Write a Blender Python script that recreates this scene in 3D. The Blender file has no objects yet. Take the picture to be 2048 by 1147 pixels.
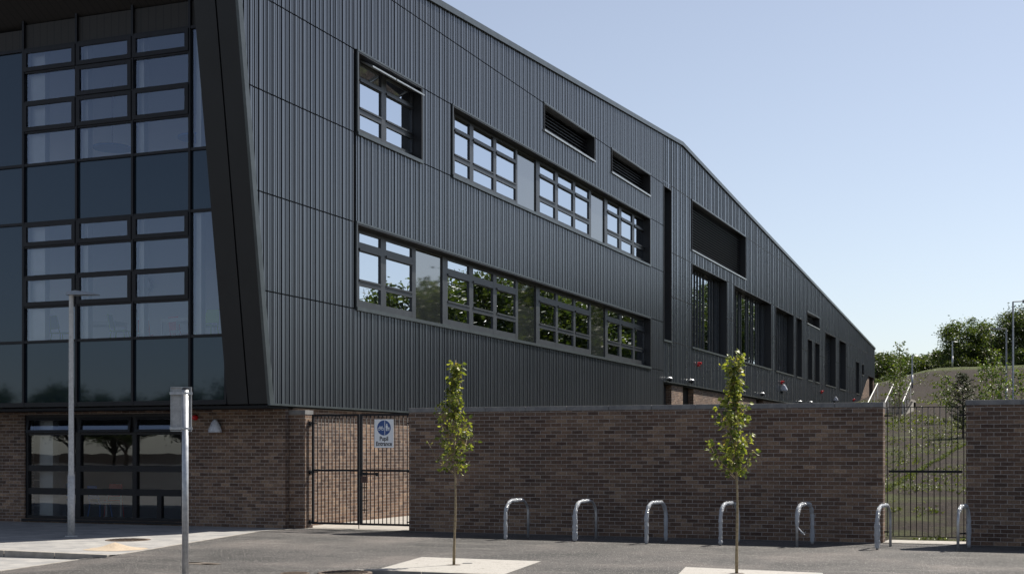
import bpy, bmesh, math, random
from mathutils import Vector, Matrix, noise
R = math.radians
random.seed(7)
C = bpy.context.scene.collection
E = 1.72          # eye height
F = 2700.0        # focal length in photo pixels
VX, HY = 2110.0, 898.0
L = math.hypot(VX-1024, F)
CS, SN = F/L, (VX-1024)/L        # camera yaw

# ---------- surveying helpers: photo measurements turned into metres on known planes
def ray(px):
    a = (px-1024)/F
    return (-SN + CS*a, CS + SN*a)
def G(px, py, z=0.0):
    dx, dy = ray(px); t = (E-z)*F/(py-HY)
    return (dx*t, dy*t)
XF = -15.45       # long metal facade
YU = 24.65        # front of the upper storeys
YB = 25.45        # brick front of the building
YW = 25.60        # free standing wall front
XB = -15.56       # brick below the metal facade
def fy(px, X=XF):
    dx, dy = ray(px); return X/dx*dy
def fz(r, X=XF): return E + r*(-X*L/F)/ (CS*L/F) * 1.0 if False else E + r*(-X/CS)
def fzp(px, py, X=XF):
    dx, dy = ray(px); return E + (HY-py)/F*X/dx
def wx(px, Y):
    dx, dy = ray(px); return Y/dy*dx
def wz(px, py, Y):
    dx, dy = ray(px); return E + (HY-py)/F*Y/dy

# ---------- object helpers
class MB:
    def __init__(s): s.v = []; s.f = []
    def add(s, vs, fs):
        n = len(s.v); s.v += [tuple(v) for v in vs]; s.f += [tuple(i+n for i in f) for f in fs]
    def quad(s, a, b, c, d): s.add([a, b, c, d], [(0, 1, 2, 3)])
    def poly(s, vs): s.add(vs, [tuple(range(len(vs)))])
    def box(s, x0, x1, y0, y1, z0, z1):
        if x1 < x0: x0, x1 = x1, x0
        if y1 < y0: y0, y1 = y1, y0
        if z1 < z0: z0, z1 = z1, z0
        s.add([(x0,y0,z0),(x1,y0,z0),(x1,y1,z0),(x0,y1,z0),(x0,y0,z1),(x1,y0,z1),(x1,y1,z1),(x0,y1,z1)],
              [(0,3,2,1),(4,5,6,7),(0,1,5,4),(1,2,6,5),(2,3,7,6),(3,0,4,7)])
    def hexa(s, b, t):
        s.add(list(b)+list(t), [(0,3,2,1),(4,5,6,7),(0,1,5,4),(1,2,6,5),(2,3,7,6),(3,0,4,7)])
    def tube(s, pts, r, n=10, cap=True, jit=0.0):
        pts = [Vector(p) for p in pts]; m = len(pts)
        rs = r if isinstance(r, (list, tuple)) else [r]*m
        rings = []; up = None
        for i, p in enumerate(pts):
            d = (pts[min(i+1, m-1)]-pts[max(i-1, 0)]).normalized()
            if up is None:
                up = d.orthogonal().normalized()
            up = (up - d*up.dot(d)).normalized(); w = d.cross(up)
            ring = []
            for k in range(n):
                a = 2*math.pi*k/n
                rr = rs[i]*(1+random.uniform(-jit, jit))
                ring.append(p + up*math.cos(a)*rr + w*math.sin(a)*rr)
            rings.append(ring)
        vs = [v for g in rings for v in g]; fs = []
        for i in range(m-1):
            for k in range(n):
                a = i*n+k; b = i*n+(k+1) % n
                fs.append((a, b, b+n, a+n))
        if cap: fs += [tuple(range(n-1, -1, -1)), tuple(range((m-1)*n, m*n))]
        s.add(vs, fs)
    def dome(s, c, r, squash=(1, 1, 1), n=14, m=8, lo=-90):
        c = Vector(c); vs = []; fs = []
        for i in range(m+1):
            e = R(lo + (90-lo)*i/m)
            for k in range(n):
                a = 2*math.pi*k/n
                vs.append(c + Vector((math.cos(e)*math.cos(a)*r*squash[0], math.cos(e)*math.sin(a)*r*squash[1], math.sin(e)*r*squash[2])))
        for i in range(m):
            for k in range(n):
                fs.append((i*n+k, i*n+(k+1) % n, (i+1)*n+(k+1) % n, (i+1)*n+k))
        fs.append(tuple(range(n-1, -1, -1)))
        s.add(vs, fs)
def tag(o, label=None, cat=None, group=None, kind=None):
    if label: o['label'] = label
    if cat: o['category'] = cat
    if group: o['group'] = group
    if kind: o['kind'] = kind
    return o
def wloc(o):
    v = Vector((0, 0, 0))
    while o is not None: v += o.location; o = o.parent
    return v
def obj(name, mb, m, parent=None, smooth=False, bevel=0.0, tri=False):
    off = wloc(parent) if parent is not None else Vector((0, 0, 0))
    me = bpy.data.meshes.new(name)
    me.from_pydata([(v[0]-off.x, v[1]-off.y, v[2]-off.z) for v in mb.v], [], mb.f)
    me.materials.append(m)
    if tri:
        bm = bmesh.new(); bm.from_mesh(me); bmesh.ops.triangulate(bm, faces=bm.faces); bmesh.ops.recalc_face_normals(bm, faces=bm.faces); bm.to_mesh(me); bm.free()
    if smooth:
        for p in me.polygons: p.use_smooth = True
    o = bpy.data.objects.new(name, me); C.objects.link(o)
    if parent is not None: o.parent = parent
    if bevel:
        b = o.modifiers.new('bevel', 'BEVEL'); b.width = bevel; b.segments = 2; b.limit_method = 'ANGLE'
    return o
def empty(name, loc, label=None, cat=None, group=None):
    o = bpy.data.objects.new(name, None); C.objects.link(o); o.location = loc; o.empty_display_size = .2
    return tag(o, label, cat, group)
def copy_tree(o, parent=None):
    c = o.copy(); C.objects.link(c)
    if parent is not None: c.parent = parent
    for ch in [k for k in bpy.data.objects if k.parent == o]: copy_tree(ch, c)
    return c

# ---------- materials
def mat(name, col=(.5, .5, .5), rough=.6, metal=0.0, spec=.5):
    m = bpy.data.materials.new(name); m.use_nodes = True
    b = m.node_tree.nodes['Principled BSDF']
    b.inputs['Base Color'].default_value = (*col, 1); b.inputs['Roughness'].default_value = rough
    b.inputs['Metallic'].default_value = metal; b.inputs['Specular IOR Level'].default_value = spec
    return m
def N(m, t, **kw):
    n = m.node_tree.nodes.new(t)
    for k, v in kw.items():
        if hasattr(n, k): setattr(n, k, v)
    return n
def lk(m, a, b): m.node_tree.links.new(a, b)
def ramp(m, src, stops):
    r = N(m, 'ShaderNodeValToRGB'); e = r.color_ramp.elements
    while len(e) < len(stops): e.new(.5)
    for i, (p, c) in enumerate(stops): e[i].position = p; e[i].color = (*c, 1)
    lk(m, src, r.inputs[0]); return r
def pos(m): return N(m, 'ShaderNodeNewGeometry').outputs['Position']
def noisy(m, scale, detail=4, rough=.6, vec=None, stretch=None):
    n = N(m, 'ShaderNodeTexNoise'); n.inputs['Scale'].default_value = scale
    n.inputs['Detail'].default_value = detail; n.inputs['Roughness'].default_value = rough
    v = vec or pos(m)
    if stretch:
        mp = N(m, 'ShaderNodeMapping'); mp.inputs['Scale'].default_value = stretch; lk(m, v, mp.inputs['Vector']); v = mp.outputs[0]
    lk(m, v, n.inputs['Vector']); return n
def mixc(m, fac, a, b, mode='MIX'):
    x = N(m, 'ShaderNodeMix', data_type='RGBA', blend_type=mode)
    for s, v in ((x.inputs[0], fac), (x.inputs[6], a), (x.inputs[7], b)):
        if isinstance(v, (int, float)): s.default_value = v
        elif isinstance(v, tuple): s.default_value = (*v, 1)
        else: lk(m, v, s)
    return x.outputs[2]
def bsdf(m): return m.node_tree.nodes['Principled BSDF']
def bump(m, h, dist=.01, strength=.5):
    b = N(m, 'ShaderNodeBump'); b.inputs['Distance'].default_value = dist; b.inputs['Strength'].default_value = strength
    lk(m, h, b.inputs['Height']); lk(m, b.outputs[0], bsdf(m).inputs['Normal'])
def mottled(name, c0, c1, scale=3, rough=.7, metal=0, detail=6, lo=.35, hi=.65, bmp=0, spec=.5, rv=0):
    m = mat(name, c0, rough, metal, spec); n = noisy(m, scale, detail)
    r = ramp(m, n.outputs['Fac'], [(lo, c0), (hi, c1)]); lk(m, r.outputs[0], bsdf(m).inputs['Base Color'])
    if bmp: bump(m, n.outputs['Fac'], bmp, .6)
    if rv:
        n2 = noisy(m, scale*.7, 3); q = N(m, 'ShaderNodeMapRange'); lk(m, n2.outputs['Fac'], q.inputs[0])
        q.inputs[1].default_value = .3; q.inputs[2].default_value = .7; q.inputs[3].default_value = rough-rv; q.inputs[4].default_value = rough+rv
        lk(m, q.outputs[0], bsdf(m).inputs['Roughness'])
    return m
def brick_mat(name, gain=1.0):
    m = mat(name, rough=.85, spec=.25)
    g = N(m, 'ShaderNodeNewGeometry'); sp = N(m, 'ShaderNodeSeparateXYZ'); lk(m, g.outputs['Position'], sp.inputs[0])
    sn = N(m, 'ShaderNodeSeparateXYZ'); lk(m, g.outputs['True Normal'], sn.inputs[0])
    ab = N(m, 'ShaderNodeMath', operation='ABSOLUTE'); lk(m, sn.outputs[0], ab.inputs[0])
    gt = N(m, 'ShaderNodeMath', operation='GREATER_THAN'); lk(m, ab.outputs[0], gt.inputs[0]); gt.inputs[1].default_value = .5
    mx = N(m, 'ShaderNodeMix', data_type='FLOAT'); lk(m, gt.outputs[0], mx.inputs[0]); lk(m, sp.outputs[0], mx.inputs[2]); lk(m, sp.outputs[1], mx.inputs[3])
    cb = N(m, 'ShaderNodeCombineXYZ'); lk(m, mx.outputs[0], cb.inputs[0]); lk(m, sp.outputs[2], cb.inputs[1])
    b = N(m, 'ShaderNodeTexBrick'); lk(m, cb.outputs[0], b.inputs['Vector'])
    b.inputs['Color1'].default_value = (0, 0, 0, 1); b.inputs['Color2'].default_value = (1, 1, 1, 1); b.inputs['Mortar'].default_value = (.5, .5, .5, 1)
    b.inputs['Scale'].default_value = 1; b.inputs['Mortar Size'].default_value = .0058; b.inputs['Mortar Smooth'].default_value = .25
    b.inputs['Brick Width'].default_value = .225; b.inputs['Row Height'].default_value = .075
    def k(c): return tuple(v*gain for v in c)
    r = ramp(m, b.outputs['Color'], [(0, k((.074, .048, .038))), (.22, k((.132, .083, .060))), (.42, k((.096, .066, .052))), (.6, k((.170, .112, .080))), (.78, k((.148, .098, .071))), (1, k((.245, .170, .120)))])
    n = noisy(m, 30, 5); nn = ramp(m, n.outputs['Fac'], [(.3, (.62, .62, .62)), (.7, (1.3, 1.3, 1.3))])
    c = mixc(m, 1.0, r.outputs[0], nn.outputs[0], 'MULTIPLY')
    nb = noisy(m, .55, 4); nbr = ramp(m, nb.outputs['Fac'], [(.35, (.74, .74, .76)), (.68, (1.2, 1.17, 1.12))])
    c = mixc(m, 1.0, c, nbr.outputs[0], 'MULTIPLY')
    nm = noisy(m, 9, 3); nmr = ramp(m, nm.outputs['Fac'], [(.3, k((.20, .175, .16))), (.7, k((.33, .30, .275)))])
    c = mixc(m, b.outputs['Fac'], c, nmr.outputs[0])
    ne = noisy(m, 1.3, 6, .72, stretch=(1, 1, 1.8)); ner = ramp(m, ne.outputs['Fac'], [(.6, (0, 0, 0)), (.78, (.3, .3, .3))]); c = mixc(m, ner.outputs[0], c, (.34, .31, .29)); lk(m, c, bsdf(m).inputs['Base Color'])
    iv = N(m, 'ShaderNodeMath', operation='MULTIPLY_ADD'); lk(m, b.outputs['Fac'], iv.inputs[0]); iv.inputs[1].default_value = -1.0
    lk(m, n.outputs['Fac'], iv.inputs[2]); bump(m, iv.outputs[0], .006, .7)
    return m
def glass_mat(name, tint=(.75, .8, .78), ior=1.7, rough=0.0, refl=(1, 1, 1), wav=.0009, boost=0):
    m = bpy.data.materials.new(name); m.use_nodes = True; nt = m.node_tree
    nt.nodes.remove(nt.nodes['Principled BSDF']); out = nt.nodes['Material Output']
    tr = N(m, 'ShaderNodeBsdfTransparent'); tr.inputs[0].default_value = (*tint, 1)
    gl = N(m, 'ShaderNodeBsdfGlossy'); gl.inputs['Roughness'].default_value = rough; gl.inputs['Color'].default_value = (*refl, 1)
    fr = N(m, 'ShaderNodeFresnel'); fr.inputs['IOR'].default_value = ior
    n = noisy(m, 1.1, 2); bp = N(m, 'ShaderNodeBump'); bp.inputs['Distance'].default_value = wav; bp.inputs['Strength'].default_value = 1
    lk(m, n.outputs['Fac'], bp.inputs['Height']); lk(m, bp.outputs[0], gl.inputs['Normal'])
    mx = N(m, 'ShaderNodeMixShader'); lk(m, fr.outputs[0], mx.inputs[0]); lk(m, tr.outputs[0], mx.inputs[1]); lk(m, gl.outputs[0], mx.inputs[2])
    if boost:
        ma = N(m, 'ShaderNodeMath', operation='MULTIPLY_ADD'); lk(m, fr.outputs[0], ma.inputs[0]); ma.inputs[1].default_value = 1-boost; ma.inputs[2].default_value = boost
        lk(m, ma.outputs[0], mx.inputs[0])
    lk(m, mx.outputs[0], out.inputs[0]); return m
def leaf_mat(name, stops, trans=.35, rough=.45):
    m = mat(name, rough=rough, spec=.4); nt = m.node_tree
    g = N(m, 'ShaderNodeNewGeometry'); r = ramp(m, g.outputs['Random Per Island'], stops)
    oi = N(m, 'ShaderNodeObjectInfo'); hs = N(m, 'ShaderNodeHueSaturation'); mr = N(m, 'ShaderNodeMapRange'); lk(m, oi.outputs['Random'], mr.inputs[0])
    mr.inputs[3].default_value = .8; mr.inputs[4].default_value = 1.2; lk(m, mr.outputs[0], hs.inputs['Value']); lk(m, r.outputs[0], hs.inputs['Color'])
    lk(m, hs.outputs[0], bsdf(m).inputs['Base Color'])
    t = N(m, 'ShaderNodeBsdfTranslucent'); c = mixc(m, 1.0, hs.outputs[0], (1.3, 1.35, .5), 'MULTIPLY'); lk(m, c, t.inputs[0])
    mx = N(m, 'ShaderNodeMixShader'); mx.inputs[0].default_value = trans
    lk(m, bsdf(m).outputs[0], mx.inputs[1]); lk(m, t.outputs[0], mx.inputs[2]); lk(m, mx.outputs[0], nt.nodes['Material Output'].inputs[0])
    return m

M = {}
M['clad'] = mottled('dark_metal_cladding', (.017, .020, .026), (.021, .024, .031), .4, .3, 0, rv=.02, spec=.5)
bsdf(M['clad']).inputs['IOR'].default_value = 2.2; bsdf(M['clad']).inputs['Specular Tint'].default_value = (.9, .95, 1, 1)
M['clad2'] = mottled('seamed_metal_cladding', (.014, .017, .022), (.018, .021, .027), .4, .27, 0, rv=.03, spec=.5)
bsdf(M['clad2']).inputs['IOR'].default_value = 2.5; bsdf(M['clad2']).inputs['Specular Tint'].default_value = (.9, .95, 1, 1)
M['groove'] = mat('groove_metal', (.006, .0065, .008), .6, spec=.2)
M['fin'] = mottled('dark_fin_panel', (.010, .0105, .012), (.013, .014, .016), .8, .45, spec=.3)
M['trim'] = mottled('dark_teal_trim', (.05, .06, .064), (.07, .082, .087), 3, .35, .4)
M['trimlt'] = mottled('pale_sill_trim', (.26, .28, .29), (.36, .38, .39), 4, .35, .5)
M['frame'] = mottled('window_frame_paint', (.022, .025, .029), (.034, .037, .042), 5, .38)
M['frameblk'] = mottled('black_frame_paint', (.005, .005, .008), (.009, .009, .013), 5, .4, spec=.25)
M['reveal'] = mat('reveal_metal', (.010, .011, .014), .5)
M['glass'] = glass_mat('window_glass', (.4, .45, .45), 5.5, refl=(.86, .92, 1.0), boost=.42)
M['glassC'] = glass_mat('curtain_glass', (.92, .96, 1.0), 2.15, refl=(.68, .79, 1))
M['glassG'] = glass_mat('ground_floor_glass', (.8, .84, .88), 1.9, refl=(.9, .95, 1))
M['frost'] = mottled('obscured_glass_panel', (.018, .021, .022), (.024, .027, .028), .5, .03, spec=.5)
bsdf(M['frost']).inputs['IOR'].default_value = 3.6
M['spandrel'] = mottled('grey_green_spandrel_glass', (.007, .013, .019), (.009, .016, .023), .5, .03, spec=.5)
bsdf(M['spandrel']).inputs['Specular Tint'].default_value = (.62, .78, 1, 1)
bsdf(M['spandrel']).inputs['IOR'].default_value = 1.6
M['soffit'] = mat('boarded_soffit', (.012, .010, .009), .6)
def _sof():
    m = M['soffit']; sp = N(m, 'ShaderNodeSeparateXYZ'); lk(m, pos(m), sp.inputs[0])
    mu = N(m, 'ShaderNodeMath', operation='MULTIPLY'); lk(m, sp.outputs[0], mu.inputs[0]); mu.inputs[1].default_value = 5.0
    fr = N(m, 'ShaderNodeMath', operation='FRACT'); lk(m, mu.outputs[0], fr.inputs[0])
    r = ramp(m, fr.outputs[0], [(0, (.001, .001, .001)), (.14, (.012, .010, .009))]); r.color_ramp.interpolation = 'CONSTANT'
    lk(m, r.outputs[0], bsdf(m).inputs['Base Color'])
_sof()
M['brick'] = brick_mat('multi_brown_brick', 1.02)
M['coping'] = mottled('dark_stone_coping', (.12, .12, .125), (.2, .195, .19), 6, .75, bmp=.002)
M['pale_stone'] = mottled('pale_paving', (.2, .185, .165), (.29, .27, .245), 5, .8, bmp=.002)
M['white'] = mottled('white_paint', (.62, .62, .6), (.7, .7, .68), 2, .6)
M['inwall'] = mat('interior_wall', (.7, .71, .74), .8)
M['infloor'] = mat('interior_floor', (.3, .31, .34), .5)
M['ceil'] = mat('ceiling_board', (.6, .6, .6), .8)
M['steel'] = mottled('galvanised_steel', (.33, .34, .36), (.47, .48, .50), 14, .42, .55, rv=.08)
M['post'] = mottled('grey_lamp_column', (.34, .34, .34), (.46, .46, .455), 20, .55, .1)
M['black'] = mottled('black_gate_paint', (.008, .0085, .011), (.013, .014, .018), 20, .6, spec=.25)
M['red'] = mat('red_plastic', (.45, .01, .015), .35)
M['lampglass'] = mottled('wrapped_opal_light', (.32, .34, .39), (.48, .5, .56), 18, .25, bmp=.01)
M['dome'] = mottled('brushed_dome', (.5, .5, .5), (.62, .62, .62), 9, .35, .4)
M['blue'] = mat('sign_blue', (.012, .06, .23), .4)
M['signw'] = mat('sign_white', (.78, .8, .82), .4)
M['ink'] = mat('sign_black', (.015, .015, .02), .5)
M['rust'] = mottled('oxide_plate', (.09, .045, .035), (.06, .03, .025), 20, .7)
M['wood'] = mottled('bark', (.16, .12, .075), (.27, .22, .13), 30, .85, bmp=.003)
M['bark2'] = mottled('dark_bark', (.06, .045, .035), (.11, .085, .065), 8, .9)
M['leaf'] = leaf_mat('young_leaf', [(0, (.05, .075, .018)), (.45, (.15, .18, .04)), (.85, (.36, .38, .09)), (1, (.26, .19, .08))], .4)
M['leafdk'] = leaf_mat('woodland_leaf', [(0, (.022, .038, .011)), (.5, (.050, .074, .020)), (1, (.11, .135, .038))], .38)
M['leafbush'] = leaf_mat('bush_leaf', [(0, (.04, .075, .018)), (.5, (.085, .13, .03)), (1, (.16, .2, .05))], .35)
M['pine'] = leaf_mat('pine_needle', [(0, (.02, .03, .012)), (1, (.06, .075, .03))], .15)
M['weed'] = leaf_mat('weed_leaf', [(0, (.026, .038, .009)), (.6, (.062, .083, .019)), (1, (.15, .165, .042))], .35)
M['green'] = mat('green_chair_plastic', (.3, .5, .05), .45)
M['redch'] = mat('red_chair_plastic', (.7, .06, .04), .45)
M['bluech'] = mat('blue_chair_plastic', (.05, .2, .6), .45)
M['tile'] = mottled('roof_sheet', (.05, .052, .056), (.07, .07, .075), 1, .5)
def _asphalt():
    m = mat('asphalt', rough=.82, spec=.35)
    g = pos(m)
    n1 = noisy(m, .45, 6, .65, g); n2 = noisy(m, 55, 3, .8, g); n3 = noisy(m, 3.5, 5, .7, g)
    a = ramp(m, n1.outputs['Fac'], [(.36, (.022, .0215, .0215)), (.5, (.042, .0395, .039)), (.64, (.074, .066, .063))])
    b = ramp(m, n3.outputs['Fac'], [(.3, (.8, .8, .8)), (.7, (1.2, 1.19, 1.17))])
    c = mixc(m, 1.0, a.outputs[0], b.outputs[0], 'MULTIPLY')
    s = ramp(m, n2.outputs['Fac'], [(.36, (.5, .5, .52)), (.5, (1, 1, 1)), (.64, (2.0, 2.0, 1.95))])
    c = mixc(m, 1.0, c, s.outputs[0], 'MULTIPLY')
    v = N(m, 'ShaderNodeTexVoronoi'); v.inputs['Scale'].default_value = 30; lk(m, g, v.inputs['Vector'])
    sp = ramp(m, v.outputs['Distance'], [(0, (1, 1, 1)), (.2, (1, 1, 1)), (.27, (0, 0, 0))])
    c = mixc(m, sp.outputs[0], c, (.25, .24, .23)); 
    sc = noisy(m, 1.0, 5, .75, g, stretch=(.25, 2.4, 1)); scr = ramp(m, sc.outputs['Fac'], [(.58, (0, 0, 0)), (.74, (.6, .6, .6))])
    c = mixc(m, scr.outputs[0], c, (.2, .185, .17))
    lk(m, c, bsdf(m).inputs['Base Color']); bump(m, n2.outputs['Fac'], .006, .8)
    return m
M['asphalt'] = _asphalt()
def _paving():
    m = mat('block_paving', rough=.75)
    b = N(m, 'ShaderNodeTexBrick'); lk(m, pos(m), b.inputs['Vector'])
    b.inputs['Color1'].default_value = (.20, .20, .205, 1); b.inputs['Color2'].default_value = (.27, .265, .26, 1); b.inputs['Mortar'].default_value = (.12, .115, .11, 1)
    b.inputs['Scale'].default_value = 1; b.inputs['Brick Width'].default_value = .4; b.inputs['Row Height'].default_value = .2; b.inputs['Mortar Size'].default_value = .005
    n = noisy(m, 1.4, 6, .7); r = ramp(m, n.outputs['Fac'], [(.3, (.75, .75, .76)), (.7, (1.3, 1.27, 1.22))])
    c = mixc(m, 1.0, b.outputs['Color'], r.outputs[0], 'MULTIPLY'); lk(m, c, bsdf(m).inputs['Base Color'])
    return m
M['paving'] = _paving()
def _bed():
    m = mat('pale_bound_gravel', rough=.85)
    n = noisy(m, 40, 4, .8); r = ramp(m, n.outputs['Fac'], [(.3, (.2, .19, .175)), (.6, (.32, .305, .285)), (.8, (.38, .365, .34))])
    v = noisy(m, 5, 6, .8); q = ramp(m, v.outputs['Fac'], [(.3, (.4, .36, .32)), (.44, (1, 1, 1)), (.7, (1.08, 1.08, 1.07))])
    c = mixc(m, 1.0, r.outputs[0], q.outputs[0], 'MULTIPLY'); lk(m, c, bsdf(m).inputs['Base Color']); bump(m, n.outputs['Fac'], .005, .6)
    return m
M['bed'] = _bed()
def _soil():
    m = mat('soil_and_grass', rough=.95, spec=.15)
    g = pos(m); n1 = noisy(m, 6, 8, .75, g); n2 = noisy(m, .35, 6, .7, g)
    soil = ramp(m, n1.outputs['Fac'], [(.3, (.007, .005, .0035)), (.5, (.019, .0135, .0105)), (.62, (.034, .026, .020)), (.78, (.085, .068, .054))])
    grass = ramp(m, n1.outputs['Fac'], [(.3, (.018, .024, .008)), (.7, (.07, .085, .022))])
    sp = N(m, 'ShaderNodeSeparateXYZ'); lk(m, g, sp.inputs[0])
    # grass on the crest and in a near band, patchy elsewhere
    def band(a, b):
        q = N(m, 'ShaderNodeMapRange'); q.clamp = True; lk(m, sp.outputs[1], q.inputs[0]); q.inputs[1].default_value = a; q.inputs[2].default_value = b; return q.outputs[0]
    crest = band(146, 149)
    far = band(96, 88)
    mu = N(m, 'ShaderNodeMath', operation='MULTIPLY'); lk(m, far, mu.inputs[0]); mu.inputs[1].default_value = .13
    ad = N(m, 'ShaderNodeMath', operation='ADD'); lk(m, n2.outputs['Fac'], ad.inputs[0]); lk(m, mu.outputs[0], ad.inputs[1])
    st = ramp(m, ad.outputs[0], [(.60, (0, 0, 0)), (.76, (.8, .8, .8))])
    mxv = N(m, 'ShaderNodeMath', operation='MAXIMUM'); lk(m, st.outputs[0], mxv.inputs[0]); lk(m, crest, mxv.inputs[1])
    fb = band(19, 21); m2 = N(m, 'ShaderNodeMath', operation='MULTIPLY'); lk(m, mxv.outputs[0], m2.inputs[0]); lk(m, fb, m2.inputs[1]); mxv = m2
    c = mixc(m, mxv.outputs[0], soil.outputs[0], grass.outputs[0]); lk(m, c, bsdf(m).inputs['Base Color'])
    bump(m, n1.outputs['Fac'], .08, 1.0); return m
M['soil'] = _soil()
def _wrap():
    m = mat('bubble_wrap', (.5, .53, .58), .16, spec=.8); nt = m.node_tree
    n = noisy(m, 45, 4, .7); bump(m, n.outputs['Fac'], .03, 1.0)
    t = N(m, 'ShaderNodeBsdfTransparent'); mx = N(m, 'ShaderNodeMixShader'); mx.inputs[0].default_value = .38
    lk(m, bsdf(m).outputs[0], mx.inputs[1]); lk(m, t.outputs[0], mx.inputs[2]); lk(m, mx.outputs[0], nt.nodes['Material Output'].inputs[0]); return m
M['wrap'] = _wrap()
M['sand'] = mottled('spilled_sand', (.3, .24, .175), (.38, .31, .235), 30, .95, bmp=.003)
M['iron'] = mottled('rusty_iron_cover', (.07, .05, .038), (.14, .105, .08), 40, .8, .2)
M['dirt'] = mottled('dirt_patch', (.07, .06, .05), (.13, .105, .085), 12, .95)

# =====================================================================  GROUND
def lerp(a, b, t): return a+(b-a)*t
def sm(t): t = max(0, min(1, t)); return t*t*(3-2*t)
def zt(x, y):
    if y < 26.2: return -.2
    if -34.2 < x < -15.69 and y < 128.3: return -.2
    g = 10*(1-sm((x+10)/6)) if x > -10 else 10
    z = .062*max(0, min(y, 155)-27-g) + (.062*g if y > 60 else .062*g*sm((y-37)/23) if y > 37 else 0)
    k = max(0, min(1, (y-112)/43))
    z += (k*.55+sm(k)*.45)*lerp(1.0, 2.8, sm((x+20)/9))
    z += .05*noise.noise((x*.4, y*.4, 0))*min(1, max(0, (y-28)/6)) + .35*noise.noise((x*.05, y*.05, 5))*min(1, max(0, (y-60)/30))
    return z - .012
def terrain():
    xs = [-600, -400, -250, -160, -110, -80, -60, -50, -42, -36, -34.3, -34.1, -30, -24, -18, -15.8, -15.62]
    x = -15
    while x < 12: xs.append(x); x += .75
    xs += [14, 18, 24, 32, 42, 55, 75, 100, 150, 250, 400, 600]
    ys = [-400, -250, -150, -100, -60, -20, 10, 22, 26.1, 26.25]
    y = 27
    while y < 40: ys.append(y); y += .6
    while y < 160: ys.append(y); y += 1.7
    ys += [165, 172, 182, 200, 230, 270, 330, 420, 600]
    b = MB(); nx = len(xs)
    for yy in ys:
        for xx in xs: b.v.append((xx, yy, zt(xx, yy)))
    for j in range(len(ys)-1):
        for i in range(nx-1):
            a = j*nx+i; b.f.append((a, a+1, a+1+nx, a+nx))
    tag(obj('terrain', b, M['soil'], smooth=True), kind='structure')
terrain()
def sheet(name, pts, z, m):
    b = MB(); b.poly([(p[0], p[1], p[2] if len(p) > 2 else z) for p in pts]); o = obj(name, b, m, tri=True)
    return tag(o, kind='structure')
e0, e1, e2, e3, e4 = G(0, 1141, -.1), G(157, 1118, -.08), G(239, 1107.6), G(362, 1087), G(518, 1061.5)
k0, k1 = G(0, 1099), G(219, 1108.7)
B0 = G(723, 1137.6); 
ext = lambda a, b, X: (X, a[1]+(b[1]-a[1])*(X-a[0])/(b[0]-a[0]))
ke = ext(k1, k0, -60); ee = (e0[0]+(e0[0]-e1[0])/(e0[1]-e1[1])*(4-e0[1]), 4)
e0 = (*e0, -.1); e1 = (*e1, -.08); ee = (*ee, -.1)
def zrd(p): return 0.0
yk = B0[1]
sheet('pavement', [(-16.0, 26.0), (e4[0], 26.0), e4, e3, e2, k1, k0, ke, (-60, 26.0)], 0.001, M['paving'])
sheet('asphalt', [(60, 26.4), (e4[0], 26.4), e4, e3, (e2[0], e2[1]), (e1[0]+1.2, e1[1]), (e0[0]+1.6, e0[1]), (ee[0]+1.6, 4), (B0[0], 4), (B0[0], yk), (60, yk)], 0.0, M['asphalt'])
sheet('asphalt', [(e2[0], e2[1], 0), e1, e0, ee, (ee[0]+1.6, 4, 0), (e0[0]+1.6, e0[1], 0), (e1[0]+1.2, e1[1], 0)], 0.0, M['asphalt'])
lowz = -.11
b = MB(); b.poly([e1, (e2[0], e2[1], -.002), (k1[0], k1[1]-.02, -.01), (lerp(k1[0], k0[0], .3), lerp(k1[1], k0[1], .3)-.02, -.09), (k0[0], k0[1]-.02, lowz), (ke[0], ke[1]-.02, lowz), (-60, 4, lowz), ee, e0])
tag(obj('paved_bay', b, M['paving'], tri=True), kind='structure')
sheet('car_park', [(-140, 4), (B0[0]-.001, 4), (B0[0]-.001, yk), (60, yk), (60, -90), (-140, -90)], -.13, M['asphalt'])
b = MB()
for yy in (-6, -24, -42):
    for k in range(16): b.quad((-95+k*5, yy, -.124), (-92+k*5, yy, -.124), (-92+k*5, yy+.12, -.124), (-95+k*5, yy+.12, -.124))
tag(obj('road_marking', b, M['white']), kind='structure')
# kerb of the raised pavement and the flush edging line beside the asphalt
def strip(b, p, q, w, z0, z1):
    p = Vector((p[0], p[1])); q = Vector((q[0], q[1])); d = (q-p).normalized(); n = Vector((-d.y, d.x))*w/2
    c = [p-n, q-n, q+n, p+n]
    b.hexa([(v.x, v.y, z0) for v in c], [(v.x, v.y, z1) for v in c])
b = MB()
K = []
seg = 12
for i in range(seg):
    p = (lerp(k1[0], ke[0], i/seg*.3), lerp(k1[1], ke[1], i/seg*.3)); q = (lerp(k1[0], ke[0], (i+.985)/seg*.3), lerp(k1[1], ke[1], (i+.985)/seg*.3))
    strip(b, p, q, .13, -.14, .006)
tag(obj('kerb', b, M['pale_stone'], bevel=.008), kind='structure')
b = MB()
def strip3(b, p, q, w, up):
    P = Vector((p[0], p[1])); Q = Vector((q[0], q[1])); d = (Q-P).normalized(); n = Vector((-d.y, d.x))*w/2
    zp = p[2] if len(p) > 2 else 0; zq = q[2] if len(q) > 2 else 0
    c = [(P-n, zp), (Q-n, zq), (Q+n, zq), (P+n, zp)]
    b.hexa([(v.x, v.y, z-.12) for v, z in c], [(v.x, v.y, z+up) for v, z in c])
for p, q in ((ee, e0), (e0, e1), (e1, e2), (e2, e3), (e3, e4), (e4, (wx(600, YW), YW-.35))): strip3(b, p, q, .07, .0055)
tag(obj('edging', b, M['pale_stone']), kind='structure')
b = MB()
strip(b, B0, (B0[0], 4), .13, -.14, .007)
x = B0[0]+.07
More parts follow.
